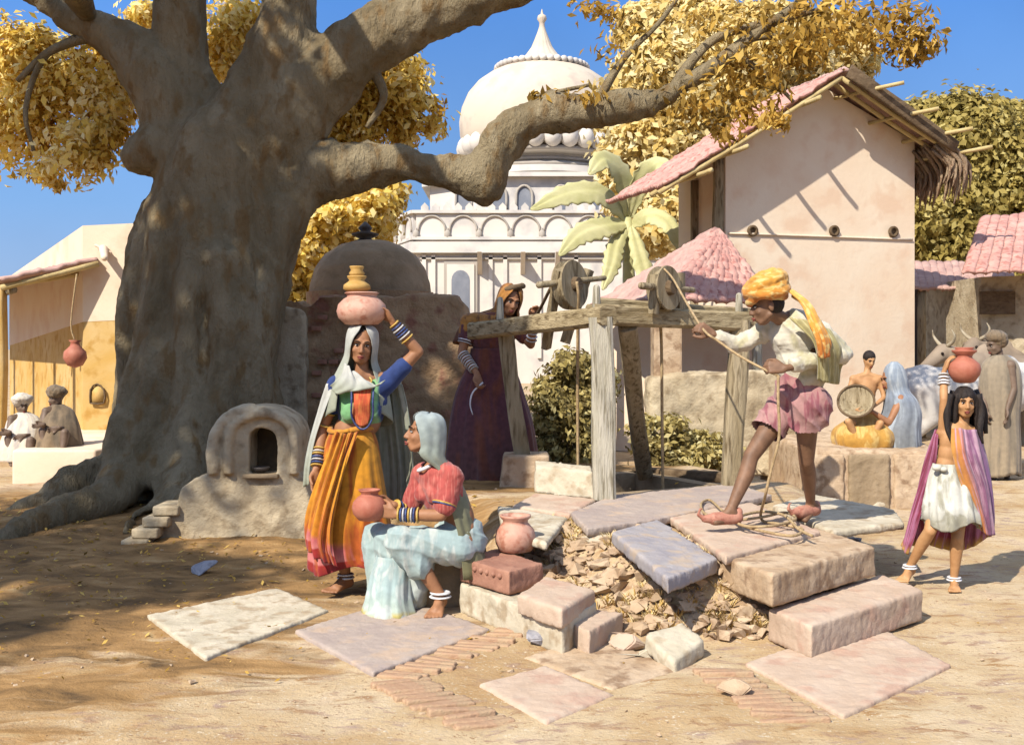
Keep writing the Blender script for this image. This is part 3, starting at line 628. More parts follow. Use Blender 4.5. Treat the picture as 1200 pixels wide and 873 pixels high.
# ================================================================ tiled roofs
def tileroof(name, p00, p10, p01, p11, m, parent, cols, rows, nrm_up=True, amp=.03):
    # p00-p10 along the ridge, p01-p11 along the eave
    p00, p10, p01, p11 = [np.asarray(p, float) for p in (p00, p10, p01, p11)]
    nu, nv = cols*8+1, rows*5+1
    u = np.linspace(0, 1, nu)[None, :, None]; v = np.linspace(0, 1, nv)[:, None, None]
    g = (p00*(1-u)+p10*u)*(1-v)+(p01*(1-u)+p11*u)*v
    n = nrm(np.cross(p10+p11-p00-p01, p01+p11-p00-p10)); n = n if n[2] > 0 else -n
    uu = u[..., 0]; vv = v[..., 0]
    d = amp*np.abs(np.sin(math.pi*cols*uu))**.7+amp*.8*((vv*rows) % 1.0001)+.4*amp*np.sin(uu*31+np.floor(vv*rows)*2.3)
    g = g+n*d[..., None]; idx = np.arange(nu*nv).reshape(nv, nu)
    q = np.stack([idx[:-1, :-1], idx[:-1, 1:], idx[1:, 1:], idx[1:, :-1]], -1).reshape(-1, 4)
    me = bpy.data.meshes.new(name); me.from_pydata(g.reshape(-1, 3).tolist(), [], q.tolist()); me.update()
    o = mesh_obj(name, me, m, parent)
    sd = o.modifiers.new('t', 'SOLIDIFY'); sd.thickness = .05; sd.offset = -1
    return o
# ---------------------------------------------------------------- gabled house on the right
c0 = V(3.08, 16, 0); e1 = V(.951, .309, 0); fr = V(.309, -.951, 0); bk = -fr; UP = V(0, 0, 1)
hs = thing('gabled_house', c0+e1*1.6, 'tall cream plastered gable house with a pink tiled roof and bamboo pole ends', 'house')
wid = 3.25; rt = 1.6; rz = 5.42
gp = [c0+UP*.0, c0+e1*wid, c0+e1*wid+UP*4.62, c0+e1*rt+UP*(rz-.06), c0+UP*4.36]
build('wall', MB().prism([p for p in gp], 1.5, bk), M['plaster'], hs, smooth=False)
def rp(t, z, dpt): return c0+e1*t+UP*z+bk*dpt
tileroof('roof_slope', rp(rt, rz+.03, -.55), rp(rt, rz+.03, 1.6), rp(-1.22, 3.68, -.55), rp(-1.22, 3.68, 1.5), M['tile'], hs, 22, 12)
tileroof('roof_slope', rp(rt, rz+.03, -.55), rp(rt, rz+.03, 1.6), rp(3.55, 4.45, -.55), rp(3.55, 4.45, 1.6), M['tile_dull'], hs, 22, 8)
for (a, b) in (((rt, rz-.06), (-1.3, 3.58)), ((rt, rz-.06), (3.5, 4.40))):
    for dd in (-.50, -.25): build('rafter', MB().tube([rp(a[0], a[1], dd), rp((a[0]+b[0])/2, (a[1]+b[1])/2-.02, dd), rp(b[0], b[1], dd)], .035, n=8), M['pole'], hs)
for t, z in ((1.75, 5.18), (2.35, 4.85), (2.95, 4.6), (3.3, 4.35)): build('purlin_end', MB().tube([rp(t, z, .3), rp(t+.25, z+.02, -.5), rp(t+.62, z+.08, -.9)], .03, n=8), M['pole'], hs)
for t, z in ((1.0, 4.95), (.45, 4.62), (-.15, 4.2), (-.7, 3.85)): build('purlin_end', MB().tube([rp(t, z, .3), rp(t, z, -.6), rp(t+.02, z+.02, -.85)], .035, n=8), M['pole'], hs)
build('fascia', MB().beam(rp(rt+.05, rz+.02, -.62), rp(3.5, 4.44, -.62), .06, .2), M['wood_dark'], hs)
# thatch eave on the right
mb = MB(); g = np.random.default_rng(5)
for i in range(130):
    a = rp(3.2+.35*g.random(), 4.55-.15*g.random(), -.6+1.6*g.random()); b = a+e1*(.12+.25*g.random())-UP*(.40+.42*g.random())-bk*.1*g.random()
    mb.tube([a, (a+b)/2+e1*.18, b], [.03, .035, .008], n=5, sub=2)
build('thatch_eave', mb, M['thatch'], hs)
for px_, py_ in ((883,271),(974,271),(1043,272)):
    t = (px_-855)/215*wid; q = c0+e1*t+UP*(1.5+(405-py_)/1300*(16+t*.309)); build('peg_hole', MB().lathe(q+fr*.0, [(.03, .02), (.085, .02), (.085, .05), (.05, .06), (.045, .0)], 16, axis=fr), M['wood_dark'], hs)
build('string_course', MB().beam(c0+e1*.05+UP*3.12+fr*.015, c0+e1*3.2+UP*3.12+fr*.015, .03, .025), M['plaster'], hs)
# window slits and plinth
build('side_post', MB().beam(c0+bk*.9-e1*.03+UP*.5, c0+bk*.9-e1*.03+UP*4.0, .12, .12, up=(0, 1, 0)), M['wood'], hs)
build('side_post', MB().beam(c0+bk*.12-e1*.05+UP*2.5, c0+bk*.12-e1*.05+UP*4.2, .16, .14, up=(0, 1, 0)), M['wood'], hs)
# ---------------------------------------------------------------- low tiled hut before it
ht = thing('tiled_hut', (2.3, 14, 0), 'low open hut with a pink hipped roof of curved tiles before the gable house', 'hut')
A_ = W(838, 274, 14.9); ez = 1.98
Lc = V((692-600)/FP*15.6, 15.6, ez); Fc = V((775-600)/FP*12.9, 12.9, ez); Rc = V((908-600)/FP*13.9, 13.9, ez)
tileroof('roof_slope', A_, A_+V(.02, 0, 0), Lc, Fc, M['tile_dull'], ht, 16, 9)
tileroof('roof_slope', A_, A_+V(.02, 0, 0), Fc, Rc, M['tile'], ht, 11, 9)
build('ridge', MB().tube([A_+UP*.05, (A_+Fc)/2+UP*.04, Fc+UP*.04], .045, n=8), M['tile'], ht)
for q in (Lc+V(.25, -.05, 0), Fc+V(0, .2, 0), Rc+V(-.2, .1, 0)): build('post', MB().tube([V(q[0], q[1], 0), V(q[0], q[1], ez)], [.07, .06], n=10), M['wood_pale'], ht)
build('back_wall', MB().prism([Lc*V(1,1,0)+V(.3,.3,0), Rc*V(1,1,0)+V(.2,.6,0), Rc+V(.2,.6,-.05), Lc+V(.3,.3,-.05)], .2, (0, 1, 0)), M['plaster'], ht, smooth=False)
# low ruined wall and pier in the middle distance
lw = MB()
a = W(760, 440, 11.8); b = W(935, 436, 11.8)
lw.prism([(a[0], 11.8, .1), (b[0], 11.8, .1), (b[0], 11.8, b[2]), ((a[0]*2+b[0])/3, 11.8, a[2]+.02), (a[0], 11.8, a[2])], .4, (0, 1, 0))
me = remesh(lw, .04, 3); displace(me, .04, 3); o = mesh_obj('low_wall', me, M['plaster_mud'], None, (1.8, 11.8, 0)); tag(o, 'low tan mud wall behind the well frame and the turbaned man', 'wall')
a = W(765, 378, 12); b = W(798, 540, 12)
o = build('stone_pier', MB().box(((a[0]+b[0])/2, 12.06, (a[2]+.2)/2+.1), (b[0]-a[0], .3, a[2]-.2)), M['stone_tan'], smooth=False, bevel=.02); tag(o, 'upright tan stone pier seen through the well frame', 'pier')
# ---------------------------------------------------------------- stone platform on the right where the family sits
pf = thing('stone_platform', (3.3, 10.6, 0), 'long tan stone platform where the woman and child sit', 'platform')
px0 = W(938, 525, 10.2)[0]; px1 = W(1098, 525, 10.2)[0]
m = MB().prism([(px0, 10.2, .56), (px1, 10.2, .53), (px1+.5, 12.3, .55), (px0+.1, 12.3, .57)], .7)
me = remesh(m, .04, 2); displace(me, .02, 3); mesh_obj('body', me, M['stone_tan'], pf)
for i in range(3):
    x = px0+(px1-px0)*(i+.0)/3+.02; wq = (px1-px0)/3-.04
    rock('facing_stone', [(x, 10.17, .50), (x+wq, 10.17, .50), (x+wq, 10.3, .50), (x, 10.3, .50)], .52, M['stone_tan'] if i != 1 else M['stone_dark'], None, parent=pf, vox=.02, rough=.01)
# ---------------------------------------------------------------- sheds at the far right
sh = thing('tiled_shed', (7.8, 17, 0), 'tan walled shed with a pink tiled roof at the right edge', 'shed')
xr = lambda px, Y: (px-600)/FP*Y
m = MB().prism([(xr(1150,17), 17, 0), (xr(1330,17), 16.4, 0), (xr(1330,17), 16.4, 2.6), (xr(1150,17), 17, 2.55)], 2.5, (0, 1, 0)); build('wall', m, M['plaster_mud'], sh, smooth=False)
tileroof('roof_slope', (xr(1180,17)+.3, 18.6, 3.6), (xr(1400,17), 18.2, 3.75), (xr(1122,16.4), 16.2, 2.5), (xr(1360,16), 15.6, 2.55), M['tile'], sh, 18, 9)
build('lintel', MB().box((xr(1168,16.9), 16.88, 2.15), (.5, .1, .35), -.06), M['wood_dark'], sh, smooth=False)
s2 = thing('cattle_shed', (6.9, 19.5, 0), 'open grey cattle shed in shadow behind the oxen', 'shed')
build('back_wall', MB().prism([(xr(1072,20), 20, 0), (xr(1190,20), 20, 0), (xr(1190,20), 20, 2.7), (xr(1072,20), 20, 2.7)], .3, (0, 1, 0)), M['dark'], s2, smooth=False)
tileroof('roof', (xr(1076,20), 20.6, 3.0), (xr(1200,20), 20.6, 3.0), (xr(1070,18), 18.0, 2.35), (xr(1190,18), 18.0, 2.35), M['tile_dull'], s2, 14, 6)
for px_ in (1080, 1140): build('post', MB().tube([(xr(px_,18.1), 18.1, 0), (xr(px_,18.1), 18.1, 2.4)], .07, n=8), M['wood'], s2)

# ---------------------------------------------------------------- ruined wall and domed shrine behind it
wl = thing('ruined_wall', (-1.6, 12, 0), 'long brown ruined wall behind the women and the tree', 'wall')
def wp(l, Y): return [W(x, y, Y) for x, y in l]
m = MB().prism(wp([(322,575),(322,362),(330,352),(352,350),(356,360),(372,346),(430,348),(505,345),(530,346),(543,356),(548,372),(556,420),(562,575)], 12), .45, (0, 1, 0))
me = remesh(m, .035, 3); displace(me, .05, 2.2); displace(me, .02, 9); mesh_obj('masonry', me, M['ruin'], wl)
m = MB().prism(wp([(320,575),(320,372),(330,362),(352,362),(358,372),(360,575)], 11.85), .3, (0, 1, 0)); me = remesh(m, .035, 3); displace(me, .03, 3); mesh_obj('pier', me, M['plaster_mud'], wl)
brk = MB(); g = np.random.default_rng(8)
for row in range(10):
    for k in range(4):
        if g.random() < .5: continue
        q = W(365+k*13+(row % 2)*6, 372+row*13, 11.96); brk.box(q, (.10, .06, .05), 0)
build('exposed_brick', brk, M['terracotta_block'], wl, bevel=.006)
ds = thing('domed_shrine', W(433, 405, 14)*V(1,1,0), 'squat brown domed shrine showing over the ruined wall', 'shrine')
q = W(434, 345, 13.6); s_ = 13.6/FP
build('drum', MB().lathe((q[0], 13.6, 0), [(74*s_, 0), (74*s_, q[2]+.02)], 40), M['ruin'], ds, sharp=30)
me = remesh(MB().lathe((q[0], 13.6, q[2]), [(72*s_, -.1), (71*s_, 0), (70*s_, .12), (64*s_, .32), (52*s_, .49), (36*s_, .60), (18*s_, .65), (.01, .67)], 60), .03, 3); displace(me, .012, 3); mesh_obj('dome', me, M['stone_dark'], ds)
build('finial', MB().lathe((W(428,280,13.6)[0], 13.6, q[2]+.62), [(.1, 0), (.14, .03), (.07, .06), (.16, .1), (.17, .12), (.06, .15), (.09, .19), (.05, .23), (.01, .27)], 20), M['iron'], ds)

# ---------------------------------------------------------------- little wayside shrine before the tree
sr = thing('wayside_shrine', (-2.0, 8.7, 0), 'small plastered shrine with an arched niche at the foot of the great tree', 'shrine')
Ys = 8.55
def op(l, dy=0.): return [W(x, y, Ys+dy) for x, y in l]
m = MB()
m.prism(op([(180,640),(196,606),(207,592),(212,572),(228,560),(246,556),(352,556),(360,575),(368,600),(370,645)]), .55, (0, 1, 0))
m.prism(op([(246,560),(246,512),(292,512),(292,560)]), .5, (0, 1, 0)); m.prism(op([(324,560),(324,512),(350,512),(350,560)]), .5, (0, 1, 0))
arc = [(298-52*math.cos(t), 513-37*math.sin(t)) for t in np.linspace(0, math.pi, 15)]
arci = [(307-17*math.cos(t), 515-14*math.sin(t)) for t in np.linspace(0, math.pi, 9)]
for k in range(14):
    i0 = arc[k]; i1 = arc[k+1]; f_ = k/14*8; i2 = arci[int(f_)]; i3 = arci[min(int(f_)+1, 8)]
    m.prism(op([i0, i1, i3, i2]) if i3 != i2 else op([i0, i1, i2]), .5, (0, 1, 0))
m.prism(op([(290,516),(290,502),(324,502),(324,516)],.35), .15, (0, 1, 0)); m.prism(op([(288,560),(288,500),(326,500),(326,560)],.30), .18, (0, 1, 0))
m.tube(op([(268,556),(268,520),(274,498),(290,488),(308,484),(326,488),(340,500),(345,520),(345,556)], -.02), .04, n=10, sub=4)
m.tube(op([(250,556),(250,516),(262,494),(282,482),(300,479)], .0), .05, n=10, sub=4)
me = remesh(m, .014, 4); displace(me, .006, 5); displace(me, .003, 16); mesh_obj('body', me, M['plaster_mud'], sr)
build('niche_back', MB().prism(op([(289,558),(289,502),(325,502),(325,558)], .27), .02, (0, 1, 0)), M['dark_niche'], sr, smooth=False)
build('niche_sill', MB().box(W(307, 557, Ys+.02), (.27, .14, .03)), M['stone_dark'], sr, bevel=.006)
for i in range(4): build('step', MB().box(W(166+i*12, 634-i*13, Ys-.02+.05*i), (.2, .36, .075)), M['plaster_mud'], sr, bevel=.015)
bw = build('offering_bowl', MB().lathe(W(306, 553, Ys+.05), [(.03, 0), (.055, .015), (.07, .04), (.06, .042), (.045, .02), (.0, .018)], 20), M['iron'], None, W(306, 553, Ys+.05)); tag(bw, 'small dark bowl on the sill of the shrine niche', 'bowl')
for k, (x, y, r, lb) in enumerate(((262,620,.05,'round reddish stone leaning at the foot of the wayside shrine'),(284,618,.07,'squat tan stone lump beside the red stone under the shrine niche'))):
    q = G(x, y+8); m = MB().ell(q+V(0, 0, r*.7), (r, r*.8, r*1.05)).ell(q+V(r*.9, 0, r*.5), (r*.8, r*.7, r*.8)); me = remesh(m, .012, 1); displace(me, .02, 8)
    tag(mesh_obj('stone', me, M['terracotta_block'] if k == 0 else M['stone_tan'], None, q), lb, 'stone')

# ---------------------------------------------------------------- house on the left with its verandah
hl = thing('verandah_house', (-6.2, 15, 0), 'cream and ochre plastered house with a sloping verandah roof at the left edge', 'house')
K0 = V(xr(97, 15), 15, 0); sd = nrm([-.62, 1, 0]); top = 3.1
m = MB().prism([K0, K0+V(3.2, .0, 0), K0+V(3.2, 2.5, 0)+sd*3, K0+sd*9], 3.12, (0, 0, -1))
me_ = MB(); pts = [K0+V(0,0,3.12), K0+V(1.7,0,3.2), K0+V(1.7,4,3.2), K0+sd*7+V(1,0,2.8), K0+sd*7+V(0,0,2.8)]
me_.prism(pts, 1.3); build('upper_wall', me_, M['plaster'], hl, smooth=False)
me_ = MB().prism([p*V(1,1,0)+V(.004,.004,1.95) for p in pts], 1.95); build('lower_wall', me_, M['plaster_ochre'], hl, smooth=False)
# verandah roof along the receding side
out = nrm([-1, -.62, 0])
r0 = K0+V(.25, -.1, 2.66); r1 = K0+sd*8+V(.25, -.1, 2.66)
tileroof('verandah_roof', r0, r1, r0+out*1.15-UP*.32+V(0, -.1, 0), r1+out*1.15-UP*.32, M['tile_dull'], hl, 26, 5)
for k, t in enumerate((.25, 1.8, 3.8, 6)):
    q = K0+sd*t+out*1.0; build('pillar', MB().beam(q, q+UP*2.35, .16, .16, up=(0, 1, 0)), M['plaster'] if k else M['plaster_ochre'], hl)
build('rafter', MB().tube([r0+out*1.2-UP*.42, r0-UP*.06], .04, n=8), M['pole'], hl)
build('rafter', MB().tube([r0+out*1.1+sd*.6-UP*.4+out*.2, r0+sd*.6-UP*.12+V(.15,0,0)], .04, n=8), M['pole'], hl)
build('eave_beam', MB().tube([r0+out*1.05-UP*.44, r1+out*1.05-UP*.44], .05, n=8), M['wood'], hl)
build('plinth', MB().prism([G(14,566)*V(1,1,0)+V(0,0,.36), G(112,566)*V(1,1,0)+V(0,0,.36), G(130,560)*V(1,1,0)+V(0.3,2.2,.36), G(14,566)*V(1,1,0)+V(-1,4,.36)], .5), M['plaster'], hl, bevel=.03)
q = W(114, 462, 14.97); build('lamp_niche', MB().prism([q+V(-.09, 0, -.12), q+V(-.09, 0, .06), q+V(0, 0, .14), q+V(.09, 0, .06), q+V(.09, 0, -.12)][::-1], .03, (0, 1, 0)), M['plaster_ochre'], hl)
build('niche_rim', MB().tube([q+V(-.09, -.01, -.12), q+V(-.09, -.01, .06), q+V(0, -.01, .14), q+V(.09, -.01, .06), q+V(.09, -.01, -.12), q+V(-.09, -.01, -.12)], .012, n=6, sub=2), M['wood_dark'], hl)
q = W(121, 292, 14.95); build('spout', MB().capsule(q, .06, q+V(.12, -.28, -.14), .045, 12).capsule(q+V(-.1, 0, .05), .02, q+V(.1, -.02, -.05), .02, 8), M['plaster'], hl)
q = W(88, 412, 13.6)
pt = tag(build('hanging_jar', MB().lathe(q-V(0, 0, .2), [(.01, .0), (.09, .03), (.14, .12), (.13, .2), (.06, .27), (.05, .31), (.08, .34), (.06, .34), (.04, .3)], 24), M['pot_red'], None, q), 'red clay jar hanging under the verandah roof on the left', 'jar')
build('cord', MB().tube([q+V(0,0,.12), q+V(-.05,0,.35), q+V(.02,0,.95)], .01, n=6), M['rope'], pt)
q = G(45, 560); q = q*V(1,1,0)
tag(build('brass_jug', MB().lathe(q+V(0,0,0.0), [(.04, 0), (.1, .02), (.15, .1), (.13, .17), (.07, .2), (.1, .225), (.08, .225), (.05, .19)], 24), M['pot_gold'], None, q-V(0,0,0)), 'round yellow jug on the ground before the left verandah', 'jug')
q0, q1 = G(104, 578), G(190, 552); tag(build('fallen_branch', MB().tube([q0+V(0,0,.04), (q0+q1)/2+V(0,0,.1), q1+V(0,0,.05)], [.05,.06,.03], n=8, wob=.1), M['wood_pale']), 'pale fallen branch on the sunny ground before the left house', 'branch')

# ---------------------------------------------------------------- banana plant
bp_ = thing('banana_plant', W(742, 420, 18.5)*V(1,1,0), 'banana plant with long green arching leaves left of the gable house', 'plant')
M['banana'] = mat('banana_leaf', C(200,196,134), C(224,218,164), None, scale=2, stretch=(1,1,2), bump=.3, rough=.5)
st = W(742, 420, 18.5)*V(1,1,0); tp = W(735, 255, 18.5)
build('stem', MB().tube([st, (st+tp)/2, tp], [.16, .13, .07], n=12), M['banana'], bp_)
for (pts, wd) in (([(735,258),(705,225),(665,225),(622,246)],.30),([(737,262),(712,262),(680,272),(655,300)],.28),([(736,255),(730,205),(708,185),(690,205)],.30),([(738,255),(752,210),(772,190),(800,205)],.26),([(738,265),(760,250),(785,262),(800,300)],.26),([(736,262),(722,285),(716,310),(706,340)],.22),([(739,262),(748,290),(758,330),(756,360)],.22)):
    P = crom([W(x, y, 18.5-.25*i) for i, (x, y) in enumerate(pts)], 7); k = len(P); rows = []
    for i, p in enumerate(P):
        t = i/(k-1); a = nrm(P[min(i+1, k-1)]-P[max(i-1, 0)]); sdv = nrm(np.cross(a, V(.25, -1, .5))); wv = wd*.72*math.sin(math.pi*min(1, t*.95+.04))**.8
        rag = 1+.16*math.sin(i*2.6); rows.append([p-sdv*wv*rag-V(0,0,.08*wv/wd), p-sdv*wv*.5+V(0,0,.02), p, p+sdv*wv*.5+V(0,0,.02), p+sdv*wv*rag-V(0,0,.08*wv/wd)])
    sheet('leaf', rows, M['banana'], bp_, nu=16, sub=2, thick=.01)

# bushes behind the well
def bush(px, py, Y, blobs, m, label, seed, per=110, size=.07, name='bush'):
    b = W(px, py, Y); b[2] = gz(b[0], b[1]); t = thing(name, b, label, 'bush')
    mm = MB()
    for (x, y, dY, rx, ry, dm, wg) in blobs: mm.tube([b, (b+W(x, y, Y+dY))/2+V(.03, 0, 0), W(x, y, Y+dY)], [.03, .02, .008], n=6)
    build('stems', mm, M['bark'], t)
    v, a = leaves([PB(x, y, Y+dY, rx, ry, dm, wg) for (x, y, dY, rx, ry, dm, wg) in blobs], per, size, seed, aspect=1.8, clump=.34); leafobj('foliage', v, a, m, t)
bush(670, 540, 11.4, [(670,430,0,24,26,.25,.8),(655,470,0,30,40,.3,1.1),(685,480,0,28,40,.3,1.1),(668,520,0,40,30,.3,1.),(645,505,0,24,30,.2,.7),(700,450,0,20,30,.2,.5)], M['leaf_bush'], 'leafy olive bush seen through the left half of the well frame', 21)
bush(790, 560, 11.5, [(770,510,0,34,26,.25,.7),(815,525,0,36,24,.25,.8),(790,545,0,44,18,.25,.8),(845,535,0,30,20,.2,.6)], M['leaf_bush'], 'low dark undergrowth along the mud wall behind the well', 22)

# ================================================================ the well
we = thing('windlass_stand', (.7, 9.0, .38), 'weathered timber frame with posts and crossbeams straddling the open well', 'windlass')
ztop = 1.67; A0 = W(708, 583, 8.0); 
def post(name, l, w_, m, rl=0):   # l: (px,py,Y) pairs
    P = [W(*q) for q in l]; build(name, MB().beam(P[0], P[1], w_, w_*.9, up=(0, 1, 0)), m, we, sharp=40)
post('post', [(710,584,8.0),(703,372,8.0)], .165, M['wood_pale'])
post('post', [(612,534,9.25),(590,378,9.25)], .13, M['wood'])
post('post', [(858,572,8.75),(866,375,8.75)], .15, M['wood'])
post('post', [(755,556,9.7),(734,382,8.25)], .13, M['wood'])
build('beam', MB().beam(W(712,370,7.93), W(556,388,9.55), .14, .14), M['beam_wood'], we, sharp=40)
build('beam', MB().beam(W(692,368,8.07), W(888,378,8.85), .15, .15), M['beam_wood'], we, sharp=40)
build('beam', MB().beam(W(700,357,8.3), W(905,371,9.05), .1, .1), M['beam_wood'], we, sharp=40)
for q in ((699,352,8.05),(866,360,8.8),(586,364,9.3)): 
    p = W(*q); build('peg', MB().capsule(p-UP*.12, .035, p+UP*.09, .025, 8, 3), M['wood_pale'], we)
# stone lining and low rails of the well
li = thing('open_well', (.9, 9.2, 0), 'dark square well shaft lined with stone under the timber frame', 'well')
for i in range(4):
    a = V(*PIT[i], 0); b = V(*PIT[(i+1) % 4], 0); d = nrm(b-a); nn = V(d[1], -d[0], 0)
    c = (PIT.mean(axis=0)); 
    if np.dot(nn[:2], c-a[:2]) < 0: nn = -nn
    mid = (a+b)/2; build('lining_wall', MB().box(mid+nn*.03+UP*(-.62), (np.linalg.norm(b-a)+.05, .14, 1.96), math.atan2(d[1], d[0])), M['stone_dark'], li, smooth=False)
build('water', MB().prism([(x, y, -1.2) for x, y in PIT], .1), M['water'], li, smooth=False)
build('rail', MB().beam(W(745,553,10.2), W(862,560,9.1), .09, .09), M['wood_dark'], li); build('rail', MB().beam(W(610,566,9.5), W(700,568,9.4), .08, .08), M['wood_dark'], li)
# pulleys
def pulley(c, ax, rad, label, forks, axle):
    t = thing('well_pulley', c, label, 'pulley'); c = np.asarray(c); ax = nrm(ax)
    build('wheel', MB().lathe(c, [(.02, -.05), (rad, -.05), (rad*1.02, -.035), (rad*.84, -.02), (rad*.8, 0), (rad*.84, .02), (rad*1.02, .035), (rad, .05), (.02, .05)], 36, axis=ax), M['wood'], t, sharp=35)
    build('hub', MB().lathe(c, [(.05, -.09), (.06, -.05), (.06, .05), (.05, .09)], 16, axis=ax), M['wood_dark'], t, sharp=35)
    build('axle', MB().capsule(axle[0], .028, axle[1], .022, 10, 3), M['wood'], t)
    for a, b in forks: build('fork', MB().beam(a, b, .085, .06, up=ax), M['wood'], t, sharp=40)
    return t
Yp = 8.75; c_ = W(668, 334, Yp); ax = nrm(V(.86, .35, -.02)*1.)
pulley(c_, V(.8,-.6,.08), .19, 'large wooden pulley wheel between slanting forks on the left beam', [(W(640,408,8.9), W(655,316,8.65)), (W(662,402,8.95), W(690,316,8.95))], (W(632,334,8.55), W(708,326,8.95)))
Yq = 8.3; c2 = W(778, 338, Yq)
pulley(c2, V(.75,-.65,.05), .165, 'smaller wooden pulley wheel with the draw rope on the right beam', [(W(766,368,8.2), W(768,322,8.2)), (W(798,368,8.45), W(796,320,8.45))], (W(752,335,8.05), W(812,340,8.55)))
def rope(l, r, label, name='rope', parent=None, sub=6):
    P = [np.asarray(q) for q in l]; o = build(name, MB().tube(P, r, n=8, sub=sub), M['rope'], parent)
    if parent is None: tag(o, label, 'rope')
    return o
rope([W(676,330,8.62), W(678,350,8.66), W(677,390,8.8), W(677,500,8.95), W(678,590,9.0)], .012, 'thin rope hanging into the well from the large pulley')
rope([W(767,342,8.22), W(772,370,8.45), W(775,400,8.7), W(776,500,8.8), W(777,590,8.9)], .012, 'rope hanging straight down into the well from the right pulley')

# ================================================================ slabs, blocks and stones
def slab(pts, z, th, m, label, name='stone_slab', cat='slab', seed=1., vox=.015, rough=.006):
    P = [G(x, y, (z if np.isscalar(z) else z[i])) for i, (x, y) in enumerate(pts)]
    return rock(name, P, th, M[m], label, cat, seed=seed, vox=vox, rough=rough)
slab([(172,720),(325,688),(385,714),(240,770)], .018, .08, 'stone_pale', 'wide pale slab sunk in the earth left of the women', seed=1)
slab([(345,738),(472,700),(575,736),(437,788)], .018, .08, 'stone_purple', 'mauve slab in front of the seated woman, level with the ground', seed=2)
slab([(872,776),(1018,726),(1114,778),(988,838)], .018, .08, 'stone_pink', 'large pink slab lying flat at the lower right', seed=3)
slab([(612,768),(700,744),(800,782),(716,806)], .012, .08, 'stone_tan', 'worn tan slab flush with the earth below the pink blocks', seed=31)
slab([(560,800),(640,778),(720,812),(640,846)], .012, .08, 'stone_pink', 'worn pink slab flush with the earth near the lower edge, between two brick borders', seed=32)
slab([(900,712),(1032,672),(1082,690),(950,733)], (.175,.18,.18,.17), .17, 'stone_pink', 'thin step slab under the thick block, left of the girl', seed=4)
slab([(843,651),(955,617),(1026,640),(905,673)], .368, .17, 'stone_tan', 'thick tan block forming the top step before the man', seed=5)
slab([(716,622),(772,608),(842,654),(783,678)], (.43,.42,.36,.36), .08, 'stone_blue', 'bluish slab tilting forward beside the thick tan block', seed=6)
slab([(668,600),(718,580),(862,566),(905,580),(770,608),(688,620)], .405, .05, 'stone_purple', 'long mauve slab paving the well mouth', seed=7)
slab([(782,604),(880,588),(962,622),(850,652)], .395, .05, 'stone_pink', 'pink slab under the feet of the turbaned man', seed=8)
slab([(627,577),(700,584),(668,602),(600,592)], .40, .05, 'stone_pink', 'small rosy slab left of the pale well post', seed=9)
slab([(583,592),(600,594),(665,606),(640,636),(590,622)], .385, .05, 'stone_pale', 'yellowish slab behind the clay pot', seed=10)
slab([(905,592),(950,578),(1048,596),(1060,612),(975,622)], .385, .05, 'stone_pale', 'pale slab behind the man, dappled with shade', seed=11)
P = [W(628,546,8.35), W(695,553,8.15), W(697,586,8.1), W(626,578,8.3)]; rock('stone_block', P[::1], .16, M['stone_pale'], 'pale upright block leaning beside the well post', 'block', down=(0, 1, .2))
P = [W(590,534,9.1), W(644,534,9.1), W(644,580,9.1), W(584,580,9.1)]; rock('stone_block', P, .4, M['stone_tan'], 'tan block under the foot of the left slanting post', 'block', down=(0, 1, 0))
rb = slab([(538,654),(582,642),(637,660),(596,670)], .30, .13, 'terracotta_block', 'red carved block with a row of beads beside the seated woman', 'carved_block', 'block', seed=12)
mb = MB(); a = G(538,654,.30); b = G(596,670,.30)
for k in range(7): mb.ell(a*(1-(k+.7)/8)+b*(k+.7)/8-V(0,0,.035), (.016,.016,.016), n=10, m=6)
build('bead_row', mb, M['terracotta_block'], rb)
slab([(538,683),(590,668),(700,706),(660,729)], .165, .17, 'stone_pale', 'long pale block carrying the red carved block', seed=13, name='stone_block', cat='block')
slab([(606,696),(640,674),(698,690),(658,714)], .235, .10, 'stone_pink', 'pink broken block resting on the long pale block', seed=14, name='stone_block', cat='block')
slab([(664,728),(690,712),(730,718),(690,740)], .12, .13, 'stone_pink', 'small pink block at the right end of the pale block', seed=15, name='stone_block', cat='block')
slab([(755,742),(800,728),(826,748),(790,776)], (.12,.14,.10,.05), .09, 'stone_pale', 'pale squared stone lying at the foot of the rubble', seed=16, name='stone_block', cat='block')
